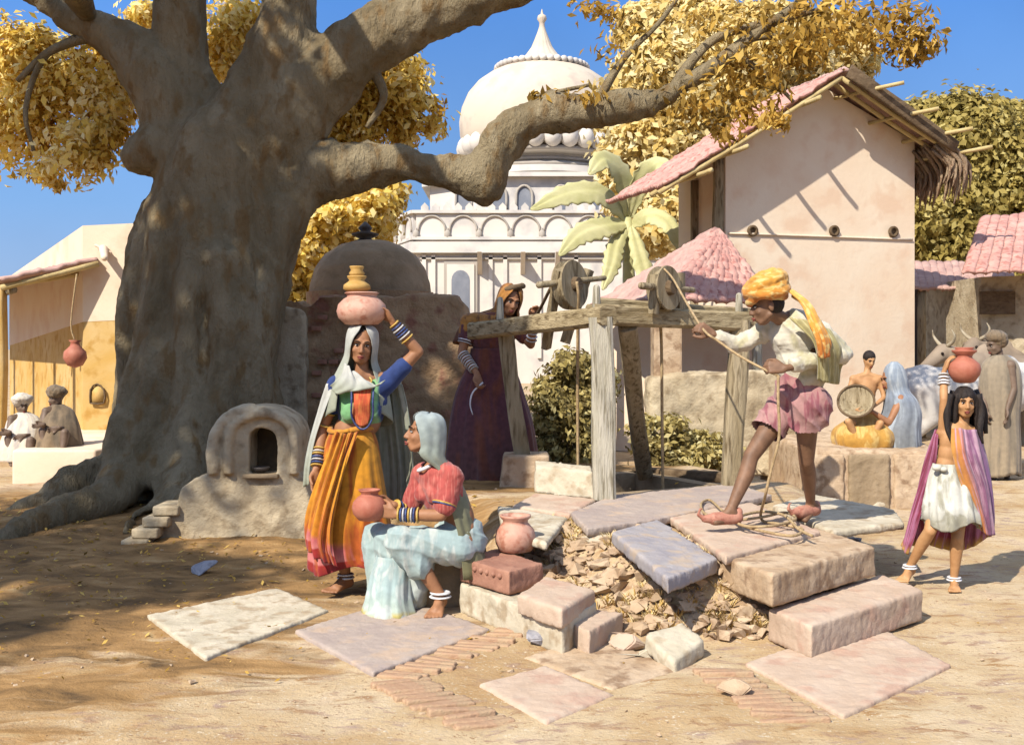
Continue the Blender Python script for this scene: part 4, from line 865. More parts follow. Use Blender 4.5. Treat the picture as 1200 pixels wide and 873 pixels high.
# seat stone for the woman
rock('stone_block', [(-.58,6.32,.33),(-.16,6.36,.33),(-.16,6.75,.33),(-.58,6.75,.33)], .34, M['stone_dark'], 'dark block on which the woman in the blue sari sits', 'block', seed=17)
g = np.random.default_rng(21)
for k, (x, y, r, mm, lb) in enumerate(((630,755,.075,'stone_grey','blue grey stone lying just left of another at the rubble foot'),(655,756,.055,'stone_grey','smaller blue grey stone nearest the pink block'),(763,772,.05,'stone_pale','small pale stone against the squared stone'),
      (1028,596,.07,'stone_pale','pale broken stone on the sunlit slab behind the man'),(735,690,.07,'stone_pink','rosy stone in the middle of the rubble slope'),(700,640,.08,'stone_pale','pale stone high on the rubble below the pot'),(672,745,.04,'stone_tan','small tan stone under the small pink block'),
      (716,755,.05,'stone_tan','tan stone at the middle of the rubble foot'),(860,735,.06,'stone_tan','tan stone under the tilted bluish slab'),(240,672,.09,'stone_grey','flat grey stone in the sun at the edge of the soil'),(1000,650,.05,'stone_grey','grey chip beside the thick tan block'))):
    q = G(x, y); q[2] = gz(q[0], q[1])
    if q[2] > .1: q = G(x, y, .3); q[2] = gz(q[0], q[1])
    m = MB()
    pts = g.normal(size=(11, 3)); pts /= np.linalg.norm(pts, axis=1)[:, None]; pts *= np.array([r*1.35, r, r*.75])*(.85+.3*g.random((11, 1)))
    bm = bmesh.new(); [bm.verts.new(tuple(p+q+V(0, 0, r*.45))) for p in pts]; bmesh.ops.convex_hull(bm, input=bm.verts); me = bpy.data.meshes.new('stone')
    bmesh.ops.bevel(bm, geom=list(bm.edges), offset=.006, segments=2, affect='EDGES'); bm.to_mesh(me); bm.free()
    tag(mesh_obj('stone', me, M[mm], None, q, smooth=False), lb, 'stone')
# loose rubble and chips down the bank
g = np.random.default_rng(33); mb = MB()
def hullrock(q, r):
    pts = g.normal(size=(9, 3)); pts /= np.linalg.norm(pts, axis=1)[:, None]; pts *= np.array([r*1.4, r, r*.7])
    a = g.random()*6; ca, sa = math.cos(a), math.sin(a); pts = pts @ np.array([[ca, sa, 0], [-sa, ca, 0], [0, 0, 1]])
    bm = bmesh.new(); [bm.verts.new(tuple(p)) for p in pts]; bmesh.ops.convex_hull(bm, input=bm.verts); bm.verts.ensure_lookup_table()
    vs = [tuple(v.co) for v in bm.verts]; [setattr(v, 'index', i) for i, v in enumerate(bm.verts)]; bm.verts.index_update()
    fs = [tuple(v.index for v in f.verts) for f in bm.faces]; bm.free(); mb.add(np.array(vs)+q, fs)
cnt = 0
while cnt < 2200:
    x = g.uniform(.0, 1.75); y = g.uniform(5.1, 7.6); ins, d = inside_dist(MOUND, np.array([x]), np.array([y]))
    if ins[0] and d[0] > .35 or (not ins[0] and d[0] > .55): continue
    r = .008+.055*g.random()**3; hullrock(V(x, y, gz(x, y)+r*.3), r); cnt += 1
for k in range(700):
    x = g.uniform(-4.5, 3); y = g.uniform(4.2, 9); r = .004+.012*g.random()**3; hullrock(V(x, y, gz(x, y)+r*.2), r)
o = build('rubble', mb, M['stone_tan'], None, (1, 6, 0), smooth=False); tag(o, 'loose stone chips strewn over the bank and ground', 'rubble', kind='stuff')
# dry grass on the bank
def tufts(name, spots, nb, hh, label, seed):
    g = np.random.default_rng(seed); V4 = []; A4 = []
    for (x, y) in spots:
        z = gz(x, y)
        for k in range(nb):
            a = g.random()*6.28; ln = hh*(.5+g.random()*.8); dx, dy = math.cos(a), math.sin(a); b = V(x, y, z)+V(dx, dy, 0)*.03*g.random()
            t = b+V(dx*ln*.7, dy*ln*.7-ln*.1, ln*(.5+.4*g.random())); w_ = V(-dy, dx, 0)*.004
            m_ = (b+t)/2+V(0, 0, ln*.12); V4 += [b-w_, b+w_, m_+w_*.8, m_-w_*.8, m_-w_*.8, m_+w_*.8, t+w_*.1, t-w_*.1]; A4 += [g.random()]*2
    o = leafobj(name, np.array(V4), np.array(A4), M['grass'], None, (spots[0][0], spots[0][1], 0)); tag(o, label, 'grass', kind='stuff')
g = np.random.default_rng(9); sp_ = []
while len(sp_) < 520:
    x = g.uniform(.0, 1.75); y = g.uniform(5.1, 7.4); ins, d = inside_dist(MOUND, np.array([x]), np.array([y]))
    if (ins[0] and d[0] > .3) or (not ins[0] and d[0] > .5): continue
    if noise.noise(Vector((x*3, y*3, 1))) < -.08: continue
    sp_.append((x, y))
tufts('dry_grass', sp_, 14, .06, 'yellow dry grass and straw tufts on the rubble bank', 3)
# fallen leaves under the great tree
g = np.random.default_rng(77); k_ = 2200; fx = g.normal(-3.0, 1.5, k_); fy = 4.9+5.6*g.random(k_)**.8; fz = ground_h(fx, fy, False)+.012; V4 = []
for x, y, z in zip(fx, fy, fz):
    a = g.random()*6.28; s_l = (.010+.018*g.random())*(.55+.45*min(1, (y-4.5)/3)); t_ = V(math.cos(a), math.sin(a), g.normal()*.3)*s_l; b_ = V(-math.sin(a), math.cos(a), g.normal()*.3)*s_l*.45; p_ = V(x, y, z+.004); V4 += [p_-t_, p_+b_, p_+t_, p_-b_]
o = leafobj('fallen_leaves', np.array(V4), g.random(k_), M['leaf_olive'], None, (-3, 7, 0)); tag(o, 'dry fallen leaves scattered over the bare soil under the tree', 'leaf litter', kind='stuff')
# bricks on edge in the ground
proto = None; bi = 0
def brickrow(p, q, n, ln, ang, grp):
    global proto, bi
    a = G(*p); b = G(*q); g = np.random.default_rng(int(p[0]))
    for k in range(n):
        if g.random() < .12: continue
        t = (k+.5)/n; c = a*(1-t)+b*t+V(g.normal()*.008, g.normal()*.008, 0)
        if proto is None:
            m = MB().box((0, 0, 0), (.046, .22, .07)); proto = build('paving_brick', m, M['brick'], None, (0, 0, 0), bevel=.008); o = proto
        else: o = proto.copy(); COL.objects.link(o)
        o.location = (c[0], c[1], gz(c[0], c[1])-.026+.012*g.random()); o.rotation_euler = (g.normal()*.04, g.normal()*.04, ang+g.normal()*.07); o.scale = (1+.15*g.normal(), ln*(1+.1*g.normal()), 1)
        tag(o, grp, 'brick', grp.replace('one of the ', ''))
d = nrm(G(455,795)-G(600,738)); 
brickrow((606,742), (462,796), 15, 1., math.atan2(d[1], d[0])+.25, 'one of the bricks on edge bordering the mauve slab')
brickrow((465,800), (575,850), 17, 1.1, math.atan2(*(nrm(G(575,850)-G(465,800))[[1,0]]))-.25, 'one of the bricks on edge leading down to the lower edge')
brickrow((838,788), (935,848), 13, 1.1, math.atan2(*(nrm(G(935,848)-G(838,788))[[1,0]]))-.25, 'one of the bricks on edge along the pink slab')
# ================================================================ people
SK = {}
def skin(n, a, b): SK[n] = mat(n, a, b, scale=9, bump=.15, fine=70, bdist=.004, rough=.6, spec=.35)
skin('skin_brown', C(150,104,72,.75), C(172,122,86,.75)); skin('skin_dark', C(112,82,60,.75), C(140,104,78,.75)); skin('skin_tan', C(176,128,84,.75), C(200,152,104,.75)); skin('skin_grey', C(110,90,74,.7), C(130,108,90,.7))
M['hair'] = mat('hair', C(30,24,22,.8), C(52,42,36,.8), scale=20, stretch=(3,3,.5), bump=.8, fine=80, rough=.6, bdist=.006)
M['eye'] = mat('eye_white', C(215,205,195), C(225,215,205), scale=5, rough=.3)
M['iris'] = mat('iris', C(30,20,16), C(36,26,20), rough=.2, scale=5)
M['lips'] = mat('lips', C(130,66,58,.8), C(146,76,66,.8), rough=.5, scale=5)
M['bangle_blue'] = mat('bangle_blue', C(60,70,120), C(90,110,160), scale=30, rough=.35)
M['bangle_gold'] = mat('bangle_gold', C(205,160,70), C(230,196,110), scale=30, rough=.35)
M['bangle_white'] = mat('bangle_white', C(200,196,190), C(230,226,220), scale=30, rough=.4)

def frame(f, u):
    f = nrm(f); u = np.asarray(u, float); r = nrm(np.cross(f, u)); u = np.cross(r, f); return r, f, u     # right (of the figure), forward, up
def head_prims(mb, c, f, u, s, fem=True, nose=1.):
    r, f, u = frame(f, u); P = lambda x, y, z: np.asarray(c)+(r*x+f*y+u*z)*s
    mb.ell(P(0, -.018, .030), (.073*s, .090*s, .083*s), r, u, 24, 16)
    mb.ell(P(0, .022, -.020), (.060*s, .066*s, .078*s), r, u, 24, 16)
    mb.ell(P(0, .040, -.070), (.040*s, .044*s, .040*s), r, u)
    mb.capsule(P(0, .058, -.092), .017*s, P(0, .050, -.084), .02*s, 12)
    for sx in (-1, 1):
        mb.capsule(P(sx*.05, .0, -.055), .020*s, P(sx*.018, .055, -.088), .018*s, 12)
        mb.ell(P(sx*.036, .058, -.028), (.020*s, .018*s, .018*s), r, u)
        mb.ell(P(sx*.074, -.012, -.012), (.009*s, .018*s, .030*s), r, u)
        mb.capsule(P(sx*.012, .083, .026), .008*s, P(sx*.044, .066, .026), .008*s, 10)
        mb.ell(P(sx*.011, .094, -.034), (.009*s, .010*s, .008*s), r, u, 12, 8)
    mb.capsule(P(0, .082, .016), .008*s, P(0, .104, -.028), .0115*s, 12)
    mb.ell(P(0, .086, -.057), (.021*s, .011*s, .0065*s), r, u, 14, 8); mb.ell(P(0, .084, -.070), (.018*s, .011*s, .007*s), r, u, 14, 8)
    return P
def face_parts(root, P, s, f, u, eyes=True):
    r, f, u = frame(f, u)
    for sx in (-1, 1):
        e = build('eye', MB().ell(P(sx*.029, .0735, .005), (.0125*s, .0085*s, .0062*s), r, u, 14, 8), M['eye'], root)
        build('iris', MB().ell(P(sx*.029, .0795, .005), (.0058*s, .004*s, .0058*s), r, u, 12, 8), M['iris'], e)
        build('eyebrow', MB().tube([P(sx*.013, .089, .026), P(sx*.03, .086, .032), P(sx*.047, .072, .027)], [.0032*s, .0036*s, .002*s], n=6), M['hair'], root)
        build('eyelid', MB().tube([P(sx*.015, .081, .010), P(sx*.029, .0835, .0135), P(sx*.043, .074, .010)], [.002*s, .003*s, .002*s], n=6), M['hair'], root)
    build('lips', MB().tube([P(-.021, .087, -.063), P(-.007, .0985, -.0585), P(.007, .0985, -.0585), P(.021, .087, -.063)], [.002*s, .0052*s, .0052*s, .002*s], n=8).tube([P(-.019, .086, -.065), P(0, .0965, -.0705), P(.019, .086, -.065)], [.002*s, .006*s, .002*s], n=8), M['lips'], root)
def hand_prims(mb, w, d, nml, s, curl=.5, side=1, spread=.16, thumb=.6):
    # w wrist, d pointing direction, nml out of the palm (fingers bend that way), side +1: thumb towards cross(d, nml)
    d = nrm(d); nml = nrm(np.asarray(nml)-d*np.dot(nml, d)); t = np.cross(d, nml)*side
    k = .085*s
    for i, (off, ln, rad) in enumerate(((.030, .072, .0088), (.010, .080, .0092), (-.010, .074, .0088), (-.029, .058, .0078))):
        a = w+t*off*.5*s; kn = w+d*k*(1-.06*abs(i-1))+t*off*s
        mb.capsule(a, .0145*s, kn, .0115*s, 12)
        p = kn; dd = nrm(d+t*(off*spread*8)); ax = t
        for j, seg in enumerate((.46, .30, .26)):
            an = curl*(.75 if j == 0 else 1.05)
            dd = nrm(dd*math.cos(an)+nml*math.sin(an)*1.0) if j == 0 else nrm(dd*math.cos(an)+nrm(np.cross(np.cross(dd, nml) if np.linalg.norm(np.cross(dd, nml)) > .05 else t, dd))*math.sin(an))
            q = p+dd*ln*seg*s; mb.capsule(p, rad*s*(1-.07*j), q, rad*s*(.93-.07*j), 10); p = q
    mb.ell(w+d*k*.5+nml*.004*s, (.036*s, .048*s, .017*s), t, nml, 16, 10)
    a = w+d*.022*s+t*.026*s; b = a+nrm(d*.7+t*.7+nml*thumb*.6)*.036*s; c_ = b+nrm(d*.95+t*.15+nml*thumb)*.030*s; e = c_+nrm(d*.9-t*.1+nml*(thumb+.2))*.024*s
    mb.chain([(a, .015*s), (b, .0115*s), (c_, .0105*s), (e, .009*s)], 10)
def foot_prims(mb, an, d, s, up=(0, 0, 1), ground=None, toes=True):
    d = nrm(d); u = nrm(np.asarray(up)-d*np.dot(up, d)); t = np.cross(d, u)
    gz_ = an-u*.075*s if ground is None else np.array([an[0], an[1], ground])
    base = gz_
    mb.capsule(an, .033*s, base+u*.032*s-d*.035*s, .031*s, 14)
    mb.capsule(base+u*.030*s-d*.035*s, .030*s, base+u*.022*s+d*.095*s, .023*s, 14)
    mb.capsule(an-u*.01*s, .031*s, base+u*.026*s+d*.10*s, .024*s, 14)
    for q in (-.026, .026): mb.capsule(base+u*.03*s, .026*s, base+u*.019*s+d*.105*s+t*q*s, .019*s, 12)
    if toes:
        for q, r_, l_ in ((-.036, .0085, .035), (-.019, .009, .045), (-.002, .0095, .052), (.015, .010, .056), (.033, .0135, .06)):
            mb.capsule(base+u*.017*s+d*.105*s+t*q*s, r_*s*1.1, base+u*r_*s+d*(.108+l_)*s+t*q*1.15*s, r_*s, 10)
def torso_prims(mb, J, s, fem=True, bust=1., slim=1.):
    shm = (J['shL']+J['shR'])/2; r = nrm(J['shR']-J['shL']); up = nrm(J['neck']-J['pelvis']); fw = nrm(J['tf'])
    rr = r*slim
    w = J['waist']; p = J['pelvis']; ch = J['chest']
    def E(c, a, b, h, X=r, Z=up): mb.ell(c, (a*s*slim, b*s, h*s), X, Z, 24, 16)
    E(ch+up*.03*s, .148, .096, .15); E(ch-up*.07*s, .128, .092, .12)
    E(w, .112, .086, .13, nrm(r), nrm(ch-p)); E((w+p)/2, .128, .094, .10)
    hr = nrm(J['hipR']-J['hipL']); E(p, .155 if fem else .138, .108, .115, hr)
    for k in ('L', 'R'):
        mb.capsule(J['neck']-up*.01*s, .045*s, J['sh'+k], .050*s, 14); mb.capsule(ch+up*.05*s, .09*s, J['sh'+k], .056*s, 16)
        mb.capsule(p, .10*s, J['hip'+k], .092*s, 16)
    if fem and bust:
        for q in (-1, 1): mb.ell(ch+r*q*.062*s+fw*.075*s-up*.02*s, (.056*s*bust, .05*s*bust, .055*s*bust), r, up)
def limb_prims(mb, J, s, thin=1., arms='LR', legs='LR', feet=True, hands=True, shoes=False):
    for k in arms:
        a, b, c = J['sh'+k], J['el'+k], J['wr'+k]
        mb.capsule(a, .049*s*thin, (a*.55+b*.45), .044*s*thin, 16).capsule(a*.55+b*.45, .044*s*thin, b, .034*s*thin, 16)
        m_ = b*.7+c*.3; mb.capsule(b, .034*s*thin, m_, .036*s*thin, 16).capsule(m_, .036*s*thin, c, .0225*s*thin, 16)
        if hands and 'hd'+k in J: h = J['hd'+k]; hand_prims(mb, c+nrm(h[0])*.008, h[0], h[1], s, *h[2:])
    for k in legs:
        a, b, c = J['hip'+k], J['kn'+k], J['an'+k]
        back = nrm(np.cross(np.cross(nrm(b-a), nrm(c-b)), nrm(c-b))) if np.linalg.norm(np.cross(nrm(b-a), nrm(c-b))) > .03 else V(0, 1, 0)
        mb.capsule(a, .088*s*thin, a*.4+b*.6, .066*s*thin, 18).capsule(a*.4+b*.6, .066*s*thin, b, .052*s*thin, 18)
        m_ = b*.68+c*.32+back*.012*s; mb.capsule(b, .051*s*thin, m_, .054*s*thin, 18).capsule(m_, .054*s*thin, c, .031*s*thin, 18)
        if feet: foot_prims(mb, c, J['ft'+k][0], s, *J['ft'+k][1:2], ground=J['ft'+k][2] if len(J['ft'+k]) > 2 else None, toes=not shoes)
def body(name, loc, label, J, sk, s=1., vox=.0065, fem=True, bust=1., thin=1., slim=1., legs='LR', arms='LR', face=True, shoes=False, feet=True, eyedent=True):
    root = thing(name, loc, label, 'person'); mb = MB()
    torso_prims(mb, J, s, fem, bust, slim); limb_prims(mb, J, s, thin, arms, legs, feet, True, shoes)
    u = J.get('hu', V(0, 0, 1)); P = head_prims(mb, J['head'], J['hf'], u, s)
    mb.capsule(J['neck'], .046*s, P(0, -.02, -.05), .044*s, 16)
    me = remesh(mb, vox, 5, .5)
    r, f, uu = frame(J['hf'], u); v = getv(me); rel = (v-J['head'])/s; x = rel @ r; y = rel @ f; z = rel @ uu
    for sx in (-1, 1):
        g_ = np.exp(-(((x-sx*.029)/.017)**2+((z-.006)/.011)**2))*np.where(y > .02, 1, 0); v = v-f*(g_*.010*s)[:, None]
    setv(me, v)
    o = mesh_obj('body', me, SK[sk], root)
    if face: face_parts(root, P, s, J['hf'], u)
    J['_me'] = me; J['_P'] = P; J['_root'] = root; J['_s'] = s
    return root
def garment(name, J, m, prims, vox=.0075, wr=.006, seed=0., scale=9, cut=None, smooth=4, parent=None, uvdir=None):
    mb = MB(); prims(mb); me = remesh(mb, vox, smooth, .5)
    if wr: displace(me, wr, scale, seed=seed)
    if cut is not None:
        bm = bmesh.new(); bm.from_mesh(me); dl = [v for v in bm.verts if cut(np.array(v.co))]; bmesh.ops.delete(bm, geom=dl, context='VERTS'); bm.to_mesh(me); bm.free()
    # a lengthwise coordinate for the cloth's own pattern
    v = getv(me); z = (v[:, 2]-v[:, 2].min())/(np.ptp(v[:, 2])+1e-6); xx_ = (v[:, 0]-v[:, 0].min())/(np.ptp(v[:, 0])+1e-6)
    uvl = me.uv_layers.new(name='UVMap'); li_ = np.empty(len(me.loops), np.int32); me.loops.foreach_get('vertex_index', li_)
    uvl.data.foreach_set('uv', np.stack([xx_[li_], 1-z[li_]], -1).astype(np.float32).ravel())
    return mesh_obj(name, me, m, parent if parent is not None else J['_root'])
def bangles(root, a, b, spec, r0, name='bangle'):
    # spec: (fraction along a->b, material)
    a = np.asarray(a); b = np.asarray(b); ax = nrm(b-a)
    for t, m, *q in spec:
        rr = r0*(q[0] if q else 1.); th = .0055
        build(name, MB().lathe(a*(1-t)+b*t, [(rr-th, -th*.6), (rr, -th), (rr+th, 0), (rr, th), (rr-th, th*.6)], 24, axis=ax), M[m], root)
def pot(name, c, r, h, m, label, axis=(0, 0, 1), prof=None, parent=None, cat='pot'):
    pf = prof or [(.30,0),(.62,.03),(.92,.22),(1.,.42),(.93,.60),(.68,.76),(.50,.82),(.46,.88),(.60,.95),(.64,1.0),(.56,1.0),(.42,.92),(.40,.84),(.5,.7)]
    o = build(name, MB().lathe(c, [(a*r, b*h) for a, b in pf], 40, axis=axis), m, parent, None if parent else c)
    if not parent: tag(o, label, cat)
    return o

# ---------------------------------------------------------------- A: standing woman with pots
Y = 6.72; Q = lambda x, y, d=0.: W(x, y, Y+d)
J = dict(head=Q(424,404,-.03), hf=nrm([.14,-1,-.14]), hu=V(.10,0,1), neck=Q(424,438), chest=Q(424,478), waist=Q(413,507), pelvis=Q(412,545), tf=nrm([.1,-1,0]),
 shL=Q(395,452,.0), elL=Q(378,503,.02), wrL=Q(371,549,-.08), shR=Q(455,447,.02), elR=Q(490,412,.03), wrR=Q(461,379,-.01),
 hipL=Q(396,557), hipR=Q(430,557), knL=Q(396,615,-.12), anL=Q(405,675,-.02), knR=Q(434,612,-.03), anR=Q(440,665,.22),
 ftL=(nrm([-.55,-1,0]), (0,0,1)), ftR=(nrm([.1,-1,-.1]), (0,0,1)),
 hdL=(nrm([-.05,-.15,-1]), nrm([.6,-.6,0]), .35, 1), hdR=(nrm([-.55,-.15,.85]), nrm([-.8,-.5,-.3]), .55, -1))
ra = body('person', G(412,700), 'woman in orange skirt standing with one arm raised to pots on her head', J, 'skin_brown')
M['choli'] = clothmat('choli', [(0, C(44,66,120)), (.24, C(44,62,116)), (.27, C(126,180,122)), (.40, C(126,180,122)), (.42, C(206,84,60)), (.52, C(206,84,60)), (.54, C(140,190,132)), (.66, C(140,190,132)), (.69, C(48,66,120)), (1, C(48,70,124))], axis='X', var=.2)
def blouse(mb, g=.010, sl=.5):
    s = 1.; shm = (J['shL']+J['shR'])/2; r = nrm(J['shR']-J['shL']); up = nrm(J['neck']-J['pelvis']); ch = J['chest']
    mb.ell(ch+up*.03, (.148+g, .096+g, .15), r, up, 24, 16); mb.ell(ch-up*.045, (.128+g+.004, .092+g+.004, .09), r, up, 24, 16)
    for q in (-1, 1): mb.ell(ch+r*q*.062+J['tf']*.078-up*.02, (.062, .056, .060), r, up)
    for k in 'LR':
        mb.capsule(ch+up*.05, .09+g, J['sh'+k], .056+g, 16); mb.capsule(J['sh'+k], .050+g, J['sh'+k]*(1-sl)+J['el'+k]*sl, .044+g, 16)
nk = J['neck']
garment('blouse', J, M['choli'], blouse, cut=lambda p: np.linalg.norm((p-(nk+V(0, -.07, .01)))*V(1,1,.9)) < .085, wr=.004)
M['panel_red'] = clothmat('panel_red', [(0, C(216,84,56)), (1, C(226,110,70))], streak=C(240,150,80)); 
sheet('front_panel', [[Q(414,452,-.125),Q(424,450,-.13),Q(436,452,-.125)],[Q(415,470,-.16),Q(424,470,-.165),Q(434,470,-.16)],[Q(414,486,-.13),Q(424,487,-.135),Q(434,486,-.13)],[Q(418,497,-.115),Q(424,500,-.12),Q(431,497,-.115)]], M['panel_red'], ra, nu=12, sub=6)
rim = MB().tube([Q(412,452,-.135),Q(412,470,-.168),Q(412,487,-.14),Q(418,499,-.122),Q(425,503,-.126),Q(432,499,-.122),Q(437,487,-.14),Q(437,470,-.168),Q(438,452,-.135)], .006, n=6); build('panel_trim', rim, M['bangle_blue'], ra)
M['skirt_orange'] = clothmat('skirt_orange', [(0, C(206,140,50)), (.25, C(226,158,44)), (.74, C(214,134,36)), (.79, C(206,110,110)), (.88, C(214,130,124)), (.9, C(170,50,44)), (1, C(150,40,40))], streak=C(176,86,30), sc=(16,2), var=.2)
loft('skirt', [(Q(413,502),.125,.10),(Q(412,520),.160,.125),(Q(411,548),.188,.150),(Q(412,585),.215,.17),(Q(412,620),.245,.19),(Q(413,650),.262,.20),(Q(414,664),.27,.205)], M['skirt_orange'], ra, nu=200, sub=9,
     folds=[(9,.017,.4,2.2,.0),(17,.011,1.3,-1.5,.05),(5,.016,2.,1.,.1)], hem=.035, seed=1.2)
M['waistband'] = clothmat('waistband', [(0, C(230,160,60)), (1, C(190,110,50))], streak=C(150,70,36))
build('waist_roll', MB().tube([Q(413,503)+V(.135*math.sin(t), -.112*math.cos(t), .012*math.sin(2*t)) for t in np.linspace(0, 2*math.pi, 24)], [.016+.004*math.sin(3*t) for t in np.linspace(0, 2*math.pi, 24)], n=8, sub=2), M['skirt_orange'], ra)
# gathered cloth at the front left of the skirt
sheet('skirt_drape', [[Q(392,505,-.13),Q(404,508,-.15),Q(420,506,-.15)],[Q(376,548,-.15),Q(390,552,-.22),Q(404,550,-.2)],[Q(362,590,-.12),Q(376,600,-.24),Q(392,604,-.24)],[Q(358,615,-.1),Q(370,632,-.26),Q(390,640,-.27)],[Q(358,640,-.08),Q(374,655,-.26),Q(396,664,-.28)]],
      M['skirt_orange'], ra, nu=50, sub=10, fold=(.016, 24, .3))
M['veil_white'] = clothmat('veil_white', [(0, C(228,226,216)), (.35, C(224,224,214)), (.7, C(204,208,190)), (1, C(184,188,164))], trans=.25, var=.12)
M['veil_sage'] = clothmat('veil_sage', [(0, C(200,206,190)), (.4, C(186,192,168)), (1, C(166,160,128))], streak=C(206,206,186), trans=.3, var=.1, sc=(20,2))
hd = J['head']
def hood(root, J, m, k=1., op=52, fo=(.005, 40, .4), low=.0, tilt=V(0,0,0), down=None):
    r, f, u = frame(J['hf'], J.get('hu', V(0,0,1))); s = J['_s']; rows = []
    angs = np.radians(np.linspace(op, 360-op, 15))
    for (z, rx, ry, oy) in ((.118,.012,.012,-.02),(.113,.05,.06,-.018),(.088,.082,.092,-.018),(.045,.094,.106,-.018),(-.01,.097,.108,-.02),(-.07,.097,.10,-.03),(-.12,.11,.10,-.035)):
        if z > .10: aa = np.radians(np.linspace(op*.4, 360-op*.4, 15))
        elif z > .08: aa = np.radians(np.linspace(op*.45, 360-op*.45, 15))
        elif z > .04: aa = np.radians(np.linspace(op*.8, 360-op*.8, 15))
        else: aa = angs
        rows.append([J['head']+(r*math.sin(a)*rx*k+f*(math.cos(a)*ry*k+oy)+u*z*k)*s for a in aa])
    if down: rows += down(rows)
    return sheet('head_veil', rows, m, root, nu=84, sub=5, fold=fo)
def downA(rows):
    out = []
    base = rows[-1]; n = len(base)
    # the cloth falls over both shoulders: figure-right side (picture left) to the arm, the other side far down behind
    for k, (dy, sp) in enumerate(((30, 1.15), (52, 1.3), (80, 1.42))):
        row = []
        for i, p in enumerate(base):
            t = i/(n-1)*2-1; q = p.copy(); cxx = J['neck'][0]
            q[0] = cxx+(p[0]-cxx)*sp*1.35; q[1] = J['neck'][1]+(p[1]-J['neck'][1])*sp*1.1+.0; q[2] = p[2]-dy*Y/FP*(.55+.45*math.cos(t*1.3))
            row.append(q)
        out.append(row)
    return out
hood(ra, J, M['veil_white'], op=40, fo=(.004, 24, .4), down=downA)
sheet('veil_tail', [[Q(388,448,.03),Q(384,450,-.03),Q(393,447,-.07)],[Q(378,475,.05),Q(374,480,-.02),Q(381,480,-.06)],[Q(368,510,.05),Q(364,515,-.02),Q(370,514,-.05)],[Q(362,540,.04),Q(358,545,-.02),Q(364,545,-.05)],[Q(360,560,.03),Q(356,570,-.02),Q(362,568,-.04)]], M['veil_white'], ra, nu=24, sub=8, fold=(.006, 9, 0))
sheet('veil_back', [[Q(400,440,.13),Q(430,436,.14),Q(462,440,.12),Q(470,452,.06)],[Q(400,490,.17),Q(435,490,.18),Q(468,490,.16),Q(478,500,.08)],[Q(402,545,.24),Q(440,550,.25),Q(474,552,.22),Q(482,556,.13)],[Q(404,590,.28),Q(440,600,.29),Q(472,604,.26),Q(484,596,.17)]], M['veil_sage'], ra, nu=60, sub=10, fold=(.014, 26, .2))
sheet('veil_front', [[Q(404,424,-.10),Q(410,432,-.11),Q(416,438,-.10)],[Q(400,438,-.13),Q(418,446,-.15),Q(432,446,-.145)],[Q(392,447,-.12),Q(414,456,-.17),Q(444,452,-.16)],[Q(386,452,-.08),Q(400,462,-.15),Q(452,446,-.14)]], M['veil_white'], ra, nu=36, sub=8, fold=(.007, 12, .6))
build('hair', MB().ell(hd+V(0,.016,.036), (.077,.088,.084)), M['hair'], ra)
build('necklace', MB().tube([Q(424,446)+V(.07*math.sin(t), -.085-.03*math.cos(t)*.8, -.035*math.cos(t)) for t in np.linspace(-2.2, 2.2, 14)], .006, n=6), M['bangle_gold'], ra)
a, b = J['elL'], J['wrL']; bangles(ra, a, b, [(.5,'bangle_gold'),(.58,'bangle_white'),(.64,'bangle_gold'),(.72,'bangle_blue'),(.79,'bangle_white'),(.86,'bangle_blue'),(.93,'bangle_gold')], .036)
bangles(ra, J['shL'], b*0+J['elL'], [(.62,'bangle_gold'),(.9,'bangle_gold')], .046)
a, b = J['elR'], J['wrR']; bangles(ra, a, b, [(.45,'bangle_gold',1.12),(.56,'bangle_white',1.08),(.64,'bangle_blue',1.05),(.72,'bangle_blue'),(.8,'bangle_white'),(.88,'bangle_blue',.9),(.97,'bangle_gold',.85)], .037)
for k in 'LR': bangles(ra, J['an'+k]+V(0,0,.03), J['an'+k]-V(0,0,.03), [(.3,'silver'),(.62,'silver',1.08)], .046, 'anklet')
pb = Q(424,381,.0)
pot('water_pot', pb+V(0,0,-.002), .152, .205, M['pot_pink'], 'large rosy clay pot balanced on the standing woman\'s head', prof=[(.35,0),(.66,.03),(.93,.22),(1.,.42),(.93,.62),(.72,.78),(.58,.84),(.62,.92),(.70,.95),(.62,.98),(.4,.96)])
pot('brass_pot', pb+V(-.03,0,.198), .072, .10, M['pot_gold'], 'squat golden pot resting in the mouth of the rosy pot', prof=[(.7,0),(1.15,.2),(1.1,.45),(.8,.6),(.62,.72),(.8,.9),(.8,1.0),(.6,.98)])
pot('brass_cup', pb+V(-.03,0,.296), .050, .06, M['pot_gold'], 'small golden cup topmost of the stacked pots', prof=[(.8,0),(.95,.3),(.7,.6),(.85,.85),(.88,1.0),(.7,1.),(.5,.5)])

# ---------------------------------------------------------------- B: seated woman in the blue sari
Y = 6.3
J = dict(head=Q(497,508,-.02), hf=nrm([-1,-.16,.12]), hu=V(-.05,.0,1), neck=Q(512,543), chest=Q(518,573), waist=Q(536,605), pelvis=Q(538,635), tf=nrm([-.95,-.35,0]),
 shL=Q(497,556,.13), elL=Q(478,600,.13), wrL=Q(462,592,.05), shR=Q(530,558,-.10), elR=Q(517,604,-.16), wrR=Q(465,603,-.14),
 hipL=Q(530,640,.08), hipR=Q(536,642,-.08), knL=Q(442,630,.10), anL=Q(452,700,.06), knR=Q(470,634,-.14), anR=Q(516,698,-.12),
 ftL=(nrm([-1,-.35,-.1]), (0,0,1)), ftR=(nrm([-.2,-1,-.12]), (0,0,1)),
 hdR=(nrm([-1,.05,.25]), nrm([-.2,1,.1]), .45, -1), hdL=(nrm([-1,-.3,0]), nrm([0,-1,.2]), .5, 1))
